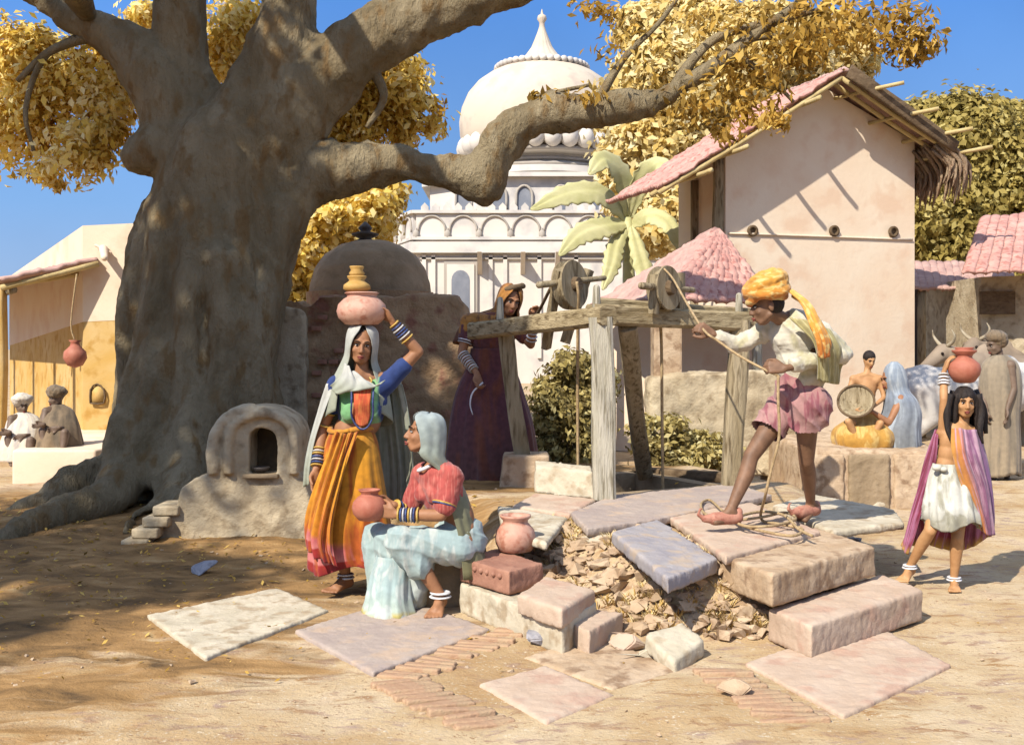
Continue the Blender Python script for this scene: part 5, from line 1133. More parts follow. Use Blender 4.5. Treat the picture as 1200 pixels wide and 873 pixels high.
rb_ = body('person', G(500,722), 'woman in a pale blue sari sitting in profile with a small clay pot', J, 'skin_brown')
M['blouse_red'] = clothmat('blouse_red', [(0, C(190,92,82)), (1, C(176,78,72))], streak=C(206,120,106), var=.15)
JB = J
def blouseB(mb, g=.010, sl=.72):
    r = nrm(J['shR']-J['shL']); up = nrm(J['neck']-J['pelvis']); ch = J['chest']
    mb.ell(ch+up*.03, (.150+g, .098+g, .15), r, up, 24, 16); mb.ell(ch-up*.06, (.13+g, .096+g, .10), r, up, 24, 16)
    for q in (-1, 1): mb.ell(ch+r*q*.062+J['tf']*.078-up*.02, (.062, .056, .060), r, up)
    for k in 'LR':
        mb.capsule(ch+up*.05, .09+g, J['sh'+k], .058+g, 16); mb.capsule(J['sh'+k], .056+g, J['sh'+k]*(1-sl)+J['el'+k]*sl, .054+g, 16)
nkB = J['neck']
garment('blouse', J, M['blouse_red'], blouseB, cut=lambda p: np.linalg.norm(p-(nkB+V(-.05, -.01, .02))) < .075, wr=.012, scale=7)
e0 = J['shR']*.28+J['elR']*.72; bangles(rb_, J['shR'], J['elR'], [(.73,'bangle_blue',1.45),(.70,'bangle_gold',1.48)], .045, 'sleeve_trim')
M['sari_blue'] = clothmat('sari_blue', [(0, C(164,184,182)), (.5, C(176,196,192)), (.86, C(184,196,180)), (.93, C(196,180,110)), (1, C(150,140,90))], streak=C(206,214,206), sc=(14,3), var=.14)
def sari(mb):
    p = J['pelvis']; mb.ell(p, (.165,.145,.12)); mb.ell(p+V(.0,0,.06), (.145,.125,.10))
    for k, r1 in (('L', .095), ('R', .095)): mb.capsule(J['hip'+k], .108, J['kn'+k], r1*.88, 20)
    mb.capsule(J['knL'], .095, J['anL']+V(-.02,0,.02), .085, 20); mb.capsule(J['knR'], .095, J['anR']*.45+J['knR']*.55, .080, 20)
    mb.capsule((J['knL']+J['knR'])/2, .09, Q(470,690,-.02), .10, 20); mb.capsule(Q(490,650,0), .1, Q(480,700,0), .1, 20)
    mb.capsule(Q(470,670,-.04), .08, Q(448,712,-.08), .085, 20)
def fold_disp(me, amp, dirv, fr, seed):
    v = getv(me); n = getn(me); d = v @ nrm(dirv); o_ = np.array([noise.noise(Vector((p[0]*5, p[1]*5, p[2]*5+seed))) for p in v]); w_ = (1-2*np.abs(np.sin((d*fr+o_*3.6)/2))**.7)
    setv(me, v+n*(amp*w_)[:, None])
so_ = garment('sari', J, M['sari_blue'], sari, wr=.005, scale=6, seed=3, cut=lambda p: p[2] < .012)
v = getv(so_.data); n = getn(so_.data); off_ = wloc(so_); zz_ = v[:, 2]+off_[2]
o_ = np.array([noise.noise(Vector((p[0]*4, p[1]*4, p[2]*3+2))) for p in v])
k1 = 1-2*np.abs(np.sin((v[:, 2]*75+v[:, 0]*22+o_*5)/2))**.7; k2 = 1-2*np.abs(np.sin((v[:, 0]*80-v[:, 1]*60+o_*3)/2))**.7
b_ = np.clip((zz_-.28)/.12, 0, 1); setv(so_.data, v+n*(.0055*k1*b_+.008*k2*(1-b_))[:, None])
loft('sari_hem', [(Q(462,650,-.02),.10,.10),(Q(458,675,-.05),.115,.12),(Q(456,700,-.08),.13,.15),(Q(457,722,-.12),.155,.18)], M['sari_blue'], rb_, nu=120, sub=8, folds=[(9,.016,.4,1.5,.0),(15,.010,2,-2,.0)], hem=.02)
M['veil_blue'] = clothmat('veil_blue', [(0, C(196,208,208)), (.45, C(182,194,188)), (.8, C(160,162,132)), (1, C(146,142,104))], trans=.25, var=.16)
def downB(rows):
    out = []; base = rows[-1]
    for k, (dx, ex, dy, sp) in enumerate(((20, 6, 14, .11), (36, 14, 44, .15), (48, 26, 88, .15), (64, 30, 134, .16))):
        row = []
        for i, p in enumerate(base):
            t = i/(len(base)-1)*2-1; sg = 1 if base[0][1] < base[-1][1] else -1; q = V(J['neck'][0]+(ex+(dx-ex)*math.cos(t*1.5))*Y/FP, J['neck'][1]+sg*math.sin(t*1.5)*sp, J['neck'][2]-dy*Y/FP+.02)
            row.append(q)
        out.append(row)
    return out
hood(rb_, J, M['veil_blue'], op=62, fo=(.0045, 19, .4), down=downB)
build('hair', MB().ell(J['head']+V(.022,0,.03), (.086,.078,.084)), M['hair'], rb_)
build('earring', MB().lathe(J['_P'](.083,-.012,-.05), [(.008,-.003),(.014,0),(.008,.003)], 14, axis=(0,1,0)), M['silver'], rb_)
build('necklace', MB().tube([J['neck']+V(-.045+.0*t,0,-.01)+V(-.06*math.cos(t), .085*math.sin(t), -.03*math.cos(t)) for t in np.linspace(-1.8, 1.8, 14)], .010, n=8), M['silver'], rb_)
a, b = J['elR'], J['wrR']; bangles(rb_, a, b, [(.52,'bangle_gold',1.1),(.60,'bangle_blue',1.08),(.66,'bangle_white',1.04),(.72,'bangle_gold'),(.78,'bangle_blue'),(.84,'bangle_white'),(.90,'bangle_blue',.95),(.96,'bangle_gold',.92)], .037)
a, b = J['elL'], J['wrL']; bangles(rb_, a, b, [(.5,'bangle_gold',1.1),(.7,'bangle_blue'),(.9,'bangle_gold')], .036)
bangles(rb_, J['anR']+V(.0,0,.035), J['anR']-V(0,0,.02), [(.3,'silver',1.15),(.7,'silver',1.25)], .046, 'anklet')
pc = Q(433,610,-.10)
pot('water_pot', pc, .098, .175, M['pot_red'], 'small clay pot held on the knee of the seated woman')
pot('clay_pot', G(604,651,.30)+V(0,.12,0), .118, .215, M['pot_pink'], 'wide mouthed pink clay pot standing on the stones behind the red block', prof=[(.55,0),(.82,.05),(.98,.25),(1.,.42),(.93,.6),(.72,.74),(.62,.80),(.62,.86),(.76,.94),(.78,1.0),(.66,1.0),(.52,.9),(.5,.78)])

# ---------------------------------------------------------------- C: woman in purple behind the frame
Y = 9.8
J = dict(head=Q(598,352,-.05), hf=nrm([.35,-1,-.35]), hu=V(.22,-.1,1), neck=Q(588,374), chest=Q(578,396), waist=Q(574,425), pelvis=Q(576,450), tf=nrm([.4,-1,0]),
 shL=Q(551,378,-.02), elL=Q(541,414,-.06), wrL=Q(559,438,-.2), shR=Q(606,384,.0), elR=Q(622,404,-.1), wrR=Q(626,376,-.2),
 hipL=Q(562,460), hipR=Q(590,460), knL=Q(560,510,-.1), anL=Q(562,558), knR=Q(592,510,-.05), anR=Q(596,556),
 ftL=(nrm([.2,-1,0]), (0,0,1)), ftR=(nrm([.3,-1,0]), (0,0,1)),
 hdL=(nrm([.2,-.3,-1]), nrm([.5,-.7,0]), .7, 1), hdR=(nrm([.15,-.1,1]), nrm([.2,-.9,0]), 1.1, -1))
rc = body('person', W(577,565,9.8)*V(1,1,0)+V(0,0,.36), 'woman in dark purple skirt leaning over the beam to turn the pulley', J, 'skin_brown', s=1.12, vox=.008, bust=0)
M['purple'] = clothmat('purple', [(0, C(104,60,62,.7)), (.5, C(98,58,66,.7)), (1, C(108,72,66,.7))], streak=C(122,70,52,.7), sc=(12,2), var=.2)
M['shawl_gold'] = clothmat('shawl_gold', [(0, C(150,100,50,.8)), (.5, C(170,118,54,.8)), (1, C(120,76,46,.8))], streak=C(96,60,40,.8), sc=(12,3), var=.2)
loft('skirt', [(Q(575,408),.17,.13),(Q(575,432),.22,.16),(Q(574,460),.30,.20),(Q(576,495),.37,.25),(Q(577,530),.41,.28),(Q(578,563),.45,.30)], M['purple'], rc, nu=200, sub=9, folds=[(11,.024,.7,2,0),(19,.014,.2,-1,0),(5,.03,1,1,.1)], hem=.03)
garment('blouse', J, M['purple'], lambda mb: (mb.ell(J['chest'], (.19,.145,.24)), [mb.capsule(J['sh'+k], .074, J['sh'+k]*.5+J['el'+k]*.5, .068) for k in 'LR']), wr=.012, vox=.01)
build('hair', MB().ell(J['head']+V(0,.03,.02), (.092,.095,.10)), M['hair'], rc)
def downC(rows):
    base = rows[-1]; out = []
    for dy, sp in ((10, 1.5), (26, 2.0), (44, 2.3)):
        out.append([V(J['neck'][0]-.06+(p[0]-J['head'][0])*sp, J['neck'][1]+(p[1]-J['head'][1])*sp, p[2]-dy*Y/FP*(.6+.4*math.cos((i/14*2-1)*1.5))) for i, p in enumerate(base)])
    return out
hood(rc, J, M['shawl_gold'], op=44, down=downC)
garment('shawl', J, M['shawl_gold'], lambda mb: (mb.ell(J['chest']+V(0,.02,.10), (.21,.16,.13)), [mb.capsule(J['neck']-V(0,0,.03), .085, J['sh'+k], .088) for k in 'LR'], [mb.capsule(J['sh'+k], .088, J['sh'+k]*.7+J['el'+k]*.3, .075) for k in 'LR']), wr=.014, vox=.011, scale=8)
build('head_ring', MB().tube([J['head']+V(.025,0,.105)+V(.085*math.cos(t), .085*math.sin(t), .02*math.cos(t)) for t in np.linspace(0, 2*math.pi, 20)], .026, n=10, sub=2, wob=.08), M['wood_dark'], rc)
for k in 'L': bangles(rc, J['elL'], J['wrL'], [(.1*i+.1, 'bangle_white' if i % 2 else 'silver', 1.25-.04*i) for i in range(8)], .041)
bangles(rc, J['shL'], J['elL'], [(.5,'bangle_white',1.2),(.58,'silver',1.2),(.66,'bangle_white',1.2)], .05)
bangles(rc, J['elR'], J['wrR'], [(.2,'bangle_white',1.1),(.35,'silver',1.1),(.5,'bangle_white'),(.62,'silver')], .041)
tag(build('crank_stick', MB().tube([Q(625,376,-.25), Q(634,360,-.7), W(645,338,8.75)], [.016,.014,.014], n=8), M['wood_dark']), 'short stick with which the woman in purple turns the large pulley', 'stick')
tag(build('sickle_hook', MB().tube([Q(566,448,-.24), Q(554,460,-.25), Q(551,474,-.25), Q(554,486,-.25)], [.008,.008,.007,.004], n=6), M['silver']), 'thin curved hook hanging from the hand of the woman in purple', 'hook')

# ---------------------------------------------------------------- D: the man drawing water
Y = 6.75
J = dict(head=Q(899,358,-.05), hf=nrm([-1,.1,-.22]), hu=V(-.12,0,1), neck=Q(922,378), chest=Q(934,398), waist=Q(938,438), pelvis=Q(936,462), tf=nrm([-.9,.5,-.2]),
 shL=Q(908,384,.12), elL=Q(864,404,.16), wrL=Q(836,392,.12), shR=Q(958,388,-.10), elR=Q(989,414,-.10), wrR=Q(920,432,-.26),
 hipL=Q(918,478,.06), hipR=Q(946,476,-.08), knL=Q(880,535,-.06), anL=Q(856,598,-.16), knR=Q(945,540,.05), anR=Q(950,590,.28),
 ftL=(nrm([-1,-.25,-.05]), (0,0,1)), ftR=(nrm([-.75,-.5,-.35]), (0,0,1)),
 hdL=(nrm([-1,-.1,.55]), nrm([0,1,-.4]), 1.2, 1), hdR=(nrm([-1,.1,.1]), nrm([.1,.9,-.3]), 1.2, -1))
rd = body('person', G(890,620,.4), 'turbaned man in white shirt and pink loincloth hauling the well rope', J, 'skin_dark', s=1.03, fem=False, thin=.88, face=True, shoes=True)
M['shirt_white'] = clothmat('shirt_white', [(0, C(226,218,198)), (.7, C(220,212,190)), (1, C(206,198,170))], streak=C(204,196,160), var=.12, sc=(10,4))
def shirt(mb):
    ch = J['chest']; w_ = J['waist']; up = nrm(J['neck']-J['pelvis']); r = nrm(J['shR']-J['shL'])
    mb.ell(ch+up*.02, (.175,.125,.16), r, up, 24, 16); mb.ell(w_+V(0,0,.05), (.155,.125,.15), r, up, 24, 16); mb.ell(w_-V(-.02,0,.02), (.15,.125,.12), r, up, 24, 16)
    for k in 'LR':
        mb.capsule(ch+up*.06, .10, J['sh'+k], .072, 16); mb.capsule(J['sh'+k], .072, J['el'+k], .060, 16); mb.capsule(J['el'+k], .062, J['el'+k]*.18+J['wr'+k]*.82, .046, 16)
sh_ = garment('shirt', J, M['shirt_white'], shirt, wr=.014, scale=7, seed=5); fold_disp(sh_.data, .007, V(.9,.1,.5), 60, 1)
M['vest'] = clothmat('vest', [(0, C(176,164,112)), (1, C(160,150,100))], streak=C(200,190,140), var=.15)
ch_ = J['chest']
sheet('vest', [[Q(925,372,-.20),Q(948,376,-.24),Q(966,384,-.2),Q(984,400,-.1)],[Q(950,396,-.27),Q(965,402,-.28),Q(978,408,-.22),Q(996,414,-.12)],[Q(958,420,-.25),Q(968,424,-.25),Q(978,430,-.18),Q(986,430,-.1)],[Q(958,446,-.2),Q(968,448,-.21),Q(978,450,-.14),Q(984,448,-.06)]], M['vest'], rd, nu=40, sub=8, fold=(.008, 14, 0), thick=.01)
M['loin'] = clothmat('loin', [(0, C(140,84,82)), (.2, C(180,132,128)), (.8, C(190,146,140)), (1, C(166,120,116))], streak=C(160,96,104), sc=(14,3), var=.15)
def loin(mb):
    p = J['pelvis']; mb.ell(p+V(0,0,.05), (.150,.130,.10)); mb.ell(p, (.158,.138,.12))
    mb.capsule(J['hipL'], .110, J['hipL']*.3+J['knL']*.7, .104, 20); mb.capsule(J['hipR'], .115, J['hipR']*.4+J['knR']*.6, .108, 20)
    mb.capsule(J['hipR']+V(.06,0,.02), .1, J['hipR']+V(.06,0,-.06), .085)
JD = dict(J)
def cutl(p):
    tl = np.dot(p-JD['hipL'], JD['knL']-JD['hipL'])/np.sum((JD['knL']-JD['hipL'])**2); tr = np.dot(p-JD['hipR'], JD['knR']-JD['hipR'])/np.sum((JD['knR']-JD['hipR'])**2)
    dl = np.linalg.norm(p-(JD['hipL']+(JD['knL']-JD['hipL'])*max(0, tl))); dr = np.linalg.norm(p-(JD['hipR']+(JD['knR']-JD['hipR'])*max(0, tr)))
    return (tl > .50) if dl < dr else (tr > .36)
lo_ = garment('loincloth', J, M['loin'], loin, cut=cutl, wr=.006, scale=6, seed=8); fold_disp(lo_.data, .007, V(.75,-.1,.65), 70, 3)
M['turban'] = clothmat('turban', [(0, C(232,180,90)), (.5, C(226,160,66)), (1, C(206,120,50))], streak=C(240,206,130), sc=(5,9), var=.15)
r_, f_, u_ = frame(J['hf'], J['hu'])
def ring(c, rad, th, tilt, ph):
    return [c+(r_*math.cos(t)+f_*math.sin(t)*1.12)*rad+u_*(tilt*math.sin(t+ph)) for t in np.linspace(0, 2*math.pi, 18)]
def turb(mb):
    c = J['head']+u_*.075-f_*.015; mb.ell(c+u_*.03, (.10,.115,.075), r_, u_)
    for k, (z, rad, th, ti, ph) in enumerate(((-.015,.084,.030,.022,0),(.018,.100,.034,.03,1.2),(.045,.098,.034,-.03,.5),(.07,.085,.032,.035,2.4),(.09,.06,.03,.02,4),(.0,.098,.028,.04,3.6),(.05,.104,.026,.045,2.0))):
        mb.tube(ring(c+u_*z, rad, th, ti, ph), th*1.05, n=12, sub=2)
garment('turban', J, M['turban'], turb, vox=.007, wr=.006, scale=16, smooth=2)
sheet('turban_tail', [[Q(918,334,-.06),Q(924,338,-.10),Q(930,346,-.08)],[Q(938,356,-.18),Q(946,358,-.22),Q(952,362,-.16)],[Q(948,378,-.28),Q(956,380,-.31),Q(966,384,-.24)],[Q(956,398,-.31),Q(964,400,-.33),Q(974,402,-.26)],[Q(958,416,-.29),Q(966,420,-.31),Q(972,414,-.25)]], M['turban'], rd, nu=30, sub=8, fold=(.010, 14, .5), thick=.012)
build('hair', MB().ell(J['head']-f_*.03+u_*.01, (.076,.078,.08), r_, u_), M['hair'], rd)
M['shoe'] = mat('shoe_leather', C(190,126,104), C(212,156,132), C(170,106,88), scale=10, rough=.6, bump=.2)
for k in 'LR':
    an = J['an'+k]; d = nrm(J['ft'+k][0]*V(1,1,0)); zb = an[2]-.07; b0 = V(an[0], an[1], zb); mb = MB()
    mb.capsule(b0-d*.04+UP*.028, .040, b0+d*.10+UP*.024, .040, 16).capsule(b0+d*.10+UP*.026, .036, b0+d*.165+UP*.026, .022, 14).capsule(b0-d*.04+UP*.03, .038, b0-d*.05+UP*.06, .028, 12)
    mb.chain([(b0+d*.16+UP*.025, .018), (b0+d*.205+UP*.05, .011), (b0+d*.195+UP*.085, .007), (b0+d*.175+UP*.088, .005)], 10)
    me = remesh(mb, .006, 3); top_ = zb+.052
    mesh_obj('shoe', me, M['shoe'], rd)
# ropes
rope([Q(776,313,1.50), Q(788,326,1.35), Q(803,352,.8), Q(824,386,.10), Q(842,400,.02), Q(868,418,-.12), Q(898,434,-.24), Q(912,440,-.26)], .008, 'draw rope running from the small pulley through both hands of the man')
gzz = lambda x, y, dz=.012: G(x, y, .41)+V(0, 0, dz)
rope([Q(912,440,-.26), Q(912,470,-.27), Q(913,512,-.24), Q(904,550,-.2), Q(897,580,-.15), gzz(892,610), gzz(912,616), gzz(940,622), gzz(930,630), gzz(900,626), gzz(866,616), gzz(846,600), gzz(832,588), gzz(822,592), gzz(826,604), gzz(850,612), gzz(890,612,.03), gzz(920,606,.03), gzz(932,614,.03), gzz(905,622,.03), gzz(872,622,.03), gzz(862,616,.045), gzz(890,608,.045), gzz(918,612,.045), gzz(936,624,.02), gzz(952,630,.01)], .009, 'rope falling from the man\'s hand to a loose coil at his feet', sub=8)

# ---------------------------------------------------------------- E: girl with the pot on the right
Y = 6.84
J = dict(head=Q(1131,472,-.02), hf=nrm([-.18,-1,-.05]), hu=V(.03,0,1), neck=Q(1128,499), chest=Q(1118,520), waist=Q(1112,546), pelvis=Q(1112,570), tf=nrm([-.2,-1,0]),
 shL=Q(1106,508), elL=Q(1106,468,-.04), wrL=Q(1106,436,.02), shR=Q(1144,508,.02), elR=Q(1152,548,.04), wrR=Q(1148,588,.0),
 hipL=Q(1102,578), hipR=Q(1124,578), knL=Q(1090,622,-.10), anL=Q(1066,664,.04), knR=Q(1122,630,-.08), anR=Q(1118,678,-.02),
 ftL=(nrm([-.75,-.8,-.2]), (0,0,1)), ftR=(nrm([-.35,-1,0]), (0,0,1)),
 hdL=(nrm([.35,0,1]), nrm([1,-.1,-.3]), .5, 1), hdR=(nrm([0,0,-1]), nrm([-.5,-.6,0]), .5, -1))
re_ = body('person', G(1112,692), 'girl in white waistcloth and purple shawl walking with a pot on her head', J, 'skin_tan', s=.80, vox=.006, bust=.0, thin=.9, slim=.88)
hm = MB().ell(J['head']+V(.002,.014,.034), (.066,.074,.072))
for sx_ in (-1, 1):
    for k_ in range(6):
        an_ = sx_*(1.15+.33*k_); p_ = J['head']+V(.060*math.sin(an_), -.062*math.cos(an_)+.01, .04); q_ = J['head']+V(.066*math.sin(an_)+.004*sx_, -.06*math.cos(an_)+.015, -.07); e_ = J['head']+V(.074*math.sin(an_)+.004*sx_, -.07*math.cos(an_)+.02, -.17-.035*(k_%3)); hm.chain([(p_,.020),(q_,.016),(e_,.006)], 10)
hme = remesh(hm, .008, 2); displace(hme, .006, 30, (1,1,.3)); mesh_obj('hair', hme, M['hair'], re_)
for k, (l) in enumerate((([(1114,462,-.04),(1110,480,-.05),(1110,500,-.06),(1114,516,-.09)]), ([(1146,462,-.03),(1150,482,-.04),(1148,502,-.07),(1152,520,-.09)]), ([(1142,458,.04),(1152,480,.05),(1154,508,.05)]), ([(1118,458,.04),(1112,482,.05),(1110,508,.05)]))):
    build('hair_lock', MB().tube([Q(*q) for q in l], [.024,.022,.018,.006][:len(l)], n=10, wob=.12), M['hair'], re_)
M['shawl_purple'] = clothmat('shawl_purple', [(0, C(140,60,84)), (.5, C(132,50,74)), (.9, C(150,56,74)), (1, C(206,160,80))], streak=C(186,120,150), sc=(14,2), var=.16)
M['shawl_violet'] = clothmat('shawl_violet', [(0, C(206,150,70)), (.28, C(206,130,76)), (.40, C(150,96,120)), (1, C(136,96,140))], streak=C(200,160,176), sc=(12,2), axis='X', var=.16)
M['waistcloth'] = clothmat('waistcloth', [(0, C(216,212,196)), (.6, C(222,220,208)), (1, C(190,186,166))], streak=C(170,166,146), sc=(14,3), var=.1)
loft('waistcloth', [(Q(1110,543,-.02),.085,.075),(Q(1112,560,-.03),.125,.11),(Q(1113,585,-.05),.155,.135),(Q(1114,602,-.06),.168,.145),(Q(1115,614,-.05),.172,.15)], M['waistcloth'], re_, nu=150, sub=8, folds=[(9,.012,.3,3.4,-1),(15,.010,1.2,-3,.0)], hem=.03)
build('waist_knot', MB().ell(Q(1098,548,-.11), (.03,.022,.02)).ell(Q(1106,550,-.12), (.022,.02,.016)), M['waistcloth'], re_)
sheet('shawl', [[Q(1104,500,.07),Q(1098,506,.02),Q(1100,510,-.04)],[Q(1090,540,.12),Q(1084,544,.06),Q(1094,548,.0)],[Q(1084,580,.16),Q(1072,584,.08),Q(1080,590,.0)],[Q(1084,618,.2),Q(1062,622,.1),Q(1070,628,.02)],[Q(1080,640,.2),Q(1056,640,.1),Q(1064,650,.04)]], M['shawl_purple'], re_, nu=40, sub=10, fold=(.012, 12, .3))
sheet('shawl', [[Q(1118,498,.07),Q(1135,496,.08),Q(1150,500,.06)],[Q(1100,550,.13),Q(1128,550,.15),Q(1156,552,.10)],[Q(1092,600,.18),Q(1130,604,.2),Q(1164,600,.12)],[Q(1080,636,.2),Q(1124,646,.22),Q(1162,628,.14)]], M['shawl_purple'], re_, nu=70, sub=10, fold=(.016, 22, .3))
sheet('shawl_end', [[Q(1115,501,-.07),Q(1132,503,-.10),Q(1150,504,-.03)],[Q(1116,528,-.14),Q(1138,534,-.15),Q(1158,536,-.04)],[Q(1127,568,-.15),Q(1150,570,-.13),Q(1163,572,-.04)],[Q(1142,600,-.12),Q(1156,604,-.12),Q(1166,606,-.03)],[Q(1150,622,-.1),Q(1160,628,-.09),Q(1166,624,-.02)]], M['shawl_violet'], re_, nu=40, sub=10, fold=(.010, 14, .3))
bangles(re_, J['elL'], J['wrL'], [(.55,'silver',1.1),(.65,'silver',1.1),(.9,'bangle_white'),(.78,'silver',1.05)], .029)
for k in 'LR': bangles(re_, J['an'+k]+V(0,0,.03), J['an'+k]-V(0,0,.03), [(.35,'silver',1.0),(.6,'silver',1.12)], .037, 'anklet')
pot('water_pot', Q(1130,449,-.0), .098, .215, M['pot_red'], 'red clay pot carried on the head of the walking girl', prof=[(.35,0),(.62,.04),(.92,.24),(1.,.40),(.9,.56),(.6,.68),(.46,.74),(.52,.82),(.74,.90),(.76,.95),(.6,.94),(.5,.97),(.62,1.02),(.5,1.03),(.3,.95)])

# ---------------------------------------------------------------- F: child and G: woman in grey veil on the platform
M['ochre'] = clothmat('ochre', [(0, C(206,160,80)), (1, C(190,140,60))], streak=C(224,186,110), var=.12)
M['veil_grey'] = clothmat('veil_grey', [(0, C(156,168,180)), (.5, C(140,150,164)), (1, C(132,134,134))], streak=C(180,188,194), var=.14, sc=(14,2))
Y = 10.75
J = dict(head=Q(1019,422), hf=nrm([.1,-1,-.35]), hu=V(.05,-.1,1), neck=Q(1016,438), chest=Q(1015,456), waist=Q(1014,478), pelvis=Q(1014,498), tf=V(0,-1,0),
 shL=Q(1000,444), elL=Q(992,466,-.04), wrL=Q(1000,482,-.22), shR=Q(1031,444), elR=Q(1036,466,-.05), wrR=Q(1022,478,-.2),
 hipL=Q(1006,500), hipR=Q(1022,500), knL=Q(994,494,-.32), anL=Q(1006,518,-.30), knR=Q(1032,496,-.30), anR=Q(1018,520,-.30),
 ftL=(nrm([.6,-1,0]), (0,0,1)), ftR=(nrm([-.6,-1,0]), (0,0,1)), hdL=(nrm([.6,-.6,-.1]), nrm([.6,.3,.6]), .5, 1), hdR=(nrm([-.6,-.6,0]), nrm([-.5,.3,.6]), .5, -1))
rf = body('person', W(1012,522,10.5), 'bare chested child with an ochre cloth sitting on the platform', J, 'skin_tan', s=.72, vox=.009, fem=False, thin=.9)
build('hair', MB().ell(J['head']+V(0,.010,.030), (.059,.070,.066)), M['hair'], rf)
loft('wrap', [(Q(1014,482),.10,.085),(Q(1014,490,-.04),.15,.13),(Q(1012,502,-.12),.27,.22),(Q(1012,513,-.15),.30,.26),(Q(1012,523,-.15),.29,.26)], M['ochre'], rf, nu=120, sub=8, folds=[(7,.02,.3,2,0),(13,.012,1,-2,0)], hem=.01)
bk_ = thing('winnowing_basket', Q(1003,478,-.3), 'round woven basket held between the child and the veiled woman', 'basket')
build('bowl', MB().lathe(Q(1003,470,-.24), [(.02,-.06),(.09,-.05),(.15,-.01),(.165,.02),(.155,.022),(.12,-.01),(.02,-.045)], 32, axis=nrm([-.35,-.9,.5])), M['wood'], bk_)
build('rim', MB().tube([Q(1003,470,-.26)+.165*(math.cos(t)*nrm(np.cross([-.35,-.9,.5],[0,0,1]))+math.sin(t)*nrm(np.cross(np.cross([-.35,-.9,.5],[0,0,1]),[-.35,-.9,.5]))) for t in np.linspace(0, 2*math.pi, 24)], .012, n=8, sub=2), M['wood_dark'], bk_)
Y = 10.7
J = dict(head=Q(1043,444), hf=nrm([-1,-.3,-.25]), hu=V(-.1,0,1), neck=Q(1050,462), chest=Q(1053,478), waist=Q(1056,500), pelvis=Q(1056,518), tf=nrm([-1,-.3,0]),
 shL=Q(1046,466,.14), elL=Q(1034,492,.1), wrL=Q(1020,486,0), shR=Q(1056,468,-.12), elR=Q(1042,496,-.18), wrR=Q(1022,482,-.2),
 hipL=Q(1050,520,.08), hipR=Q(1054,520,-.08), knL=Q(1030,498,.08), anL=Q(1030,524,.04), knR=Q(1034,500,-.14), anR=Q(1034,526,-.12),
 ftL=(nrm([-1,-.2,0]), (0,0,1)), ftR=(nrm([-1,-.2,0]), (0,0,1)), hdL=(nrm([-1,0,0]), V(0,-1,0), .5, 1), hdR=(nrm([-1,0,.1]), V(0,1,0), .5, -1))
rg = body('person', W(1050,526,10.5), 'woman wrapped in a blue grey veil seated on the platform beside the child', J, 'skin_brown', s=.92, vox=.010)
build('hair', MB().ell(J['head']+V(.02,0,.03), (.076,.07,.075)), M['hair'], rg)
loft('robe', [(Q(1048,424),.03,.03),(Q(1048,431),.085,.09),(Q(1049,444),.115,.115),(Q(1052,458),.11,.12),(Q(1055,469),.15,.19),(Q(1056,484),.18,.22),(Q(1050,502),.22,.26),(Q(1048,524),.24,.29)], M['veil_grey'], rg, nu=140, sub=8, folds=[(9,.012,.3,2,.1),(16,.008,1,-2,.2)], closed=True)
# ---------------------------------------------------------------- H: dark robed man
Y = 12.4
M['robe_dark'] = clothmat('robe_dark', [(0, C(120,104,84,.8)), (1, C(132,112,86,.8))], streak=C(96,84,68,.8), var=.12, sc=(10,2))
M['robe_pale'] = clothmat('robe_pale', [(0, C(160,146,124)), (1, C(172,154,128))], streak=C(140,128,110), var=.1, sc=(10,2))
J = dict(head=Q(1166,404), hf=nrm([-1,-.3,-.3]), hu=V(-.1,0,1), neck=Q(1172,422), chest=Q(1172,440), waist=Q(1172,466), pelvis=Q(1172,486), tf=nrm([-1,-.4,0]),
 shL=Q(1158,428,.1), elL=Q(1150,456,.0), wrL=Q(1156,480,-.1), shR=Q(1184,428,-.1), elR=Q(1188,456,-.15), wrR=Q(1180,480,-.2),
 hipL=Q(1166,492), hipR=Q(1178,492), knL=Q(1164,528), anL=Q(1164,560), knR=Q(1180,528), anR=Q(1180,560), ftL=(nrm([-1,-.6,0]), (0,0,1)), ftR=(nrm([-.4,-1,0]), (0,0,1)),
 hdL=(V(0,0,-1), V(1,0,0), .4, 1), hdR=(V(0,0,-1), V(-1,0,0), .4, -1))
rh = body('person', W(1172,570,12.4)*V(1,1,0), 'man in a pale brown robe and turban standing at the right edge', J, 'skin_grey', s=1.05, vox=.011, fem=False)
garment('turban', J, M['robe_dark'], lambda mb: (mb.ell(J['head']+V(.01,0,.09), (.12,.13,.075)), mb.ell(J['head']+V(.05,0,.04), (.09,.11,.08))), vox=.011, wr=.012, scale=12)
loft('robe', [(Q(1171,416),.08,.07),(Q(1172,428),.20,.13),(Q(1172,455),.235,.17),(Q(1172,490),.21,.17),(Q(1172,525),.22,.18),(Q(1171,556),.23,.18)], M['robe_pale'], rh, nu=120, sub=8, folds=[(9,.014,.3,1,0),(15,.010,1,-1,0)], hem=.02)
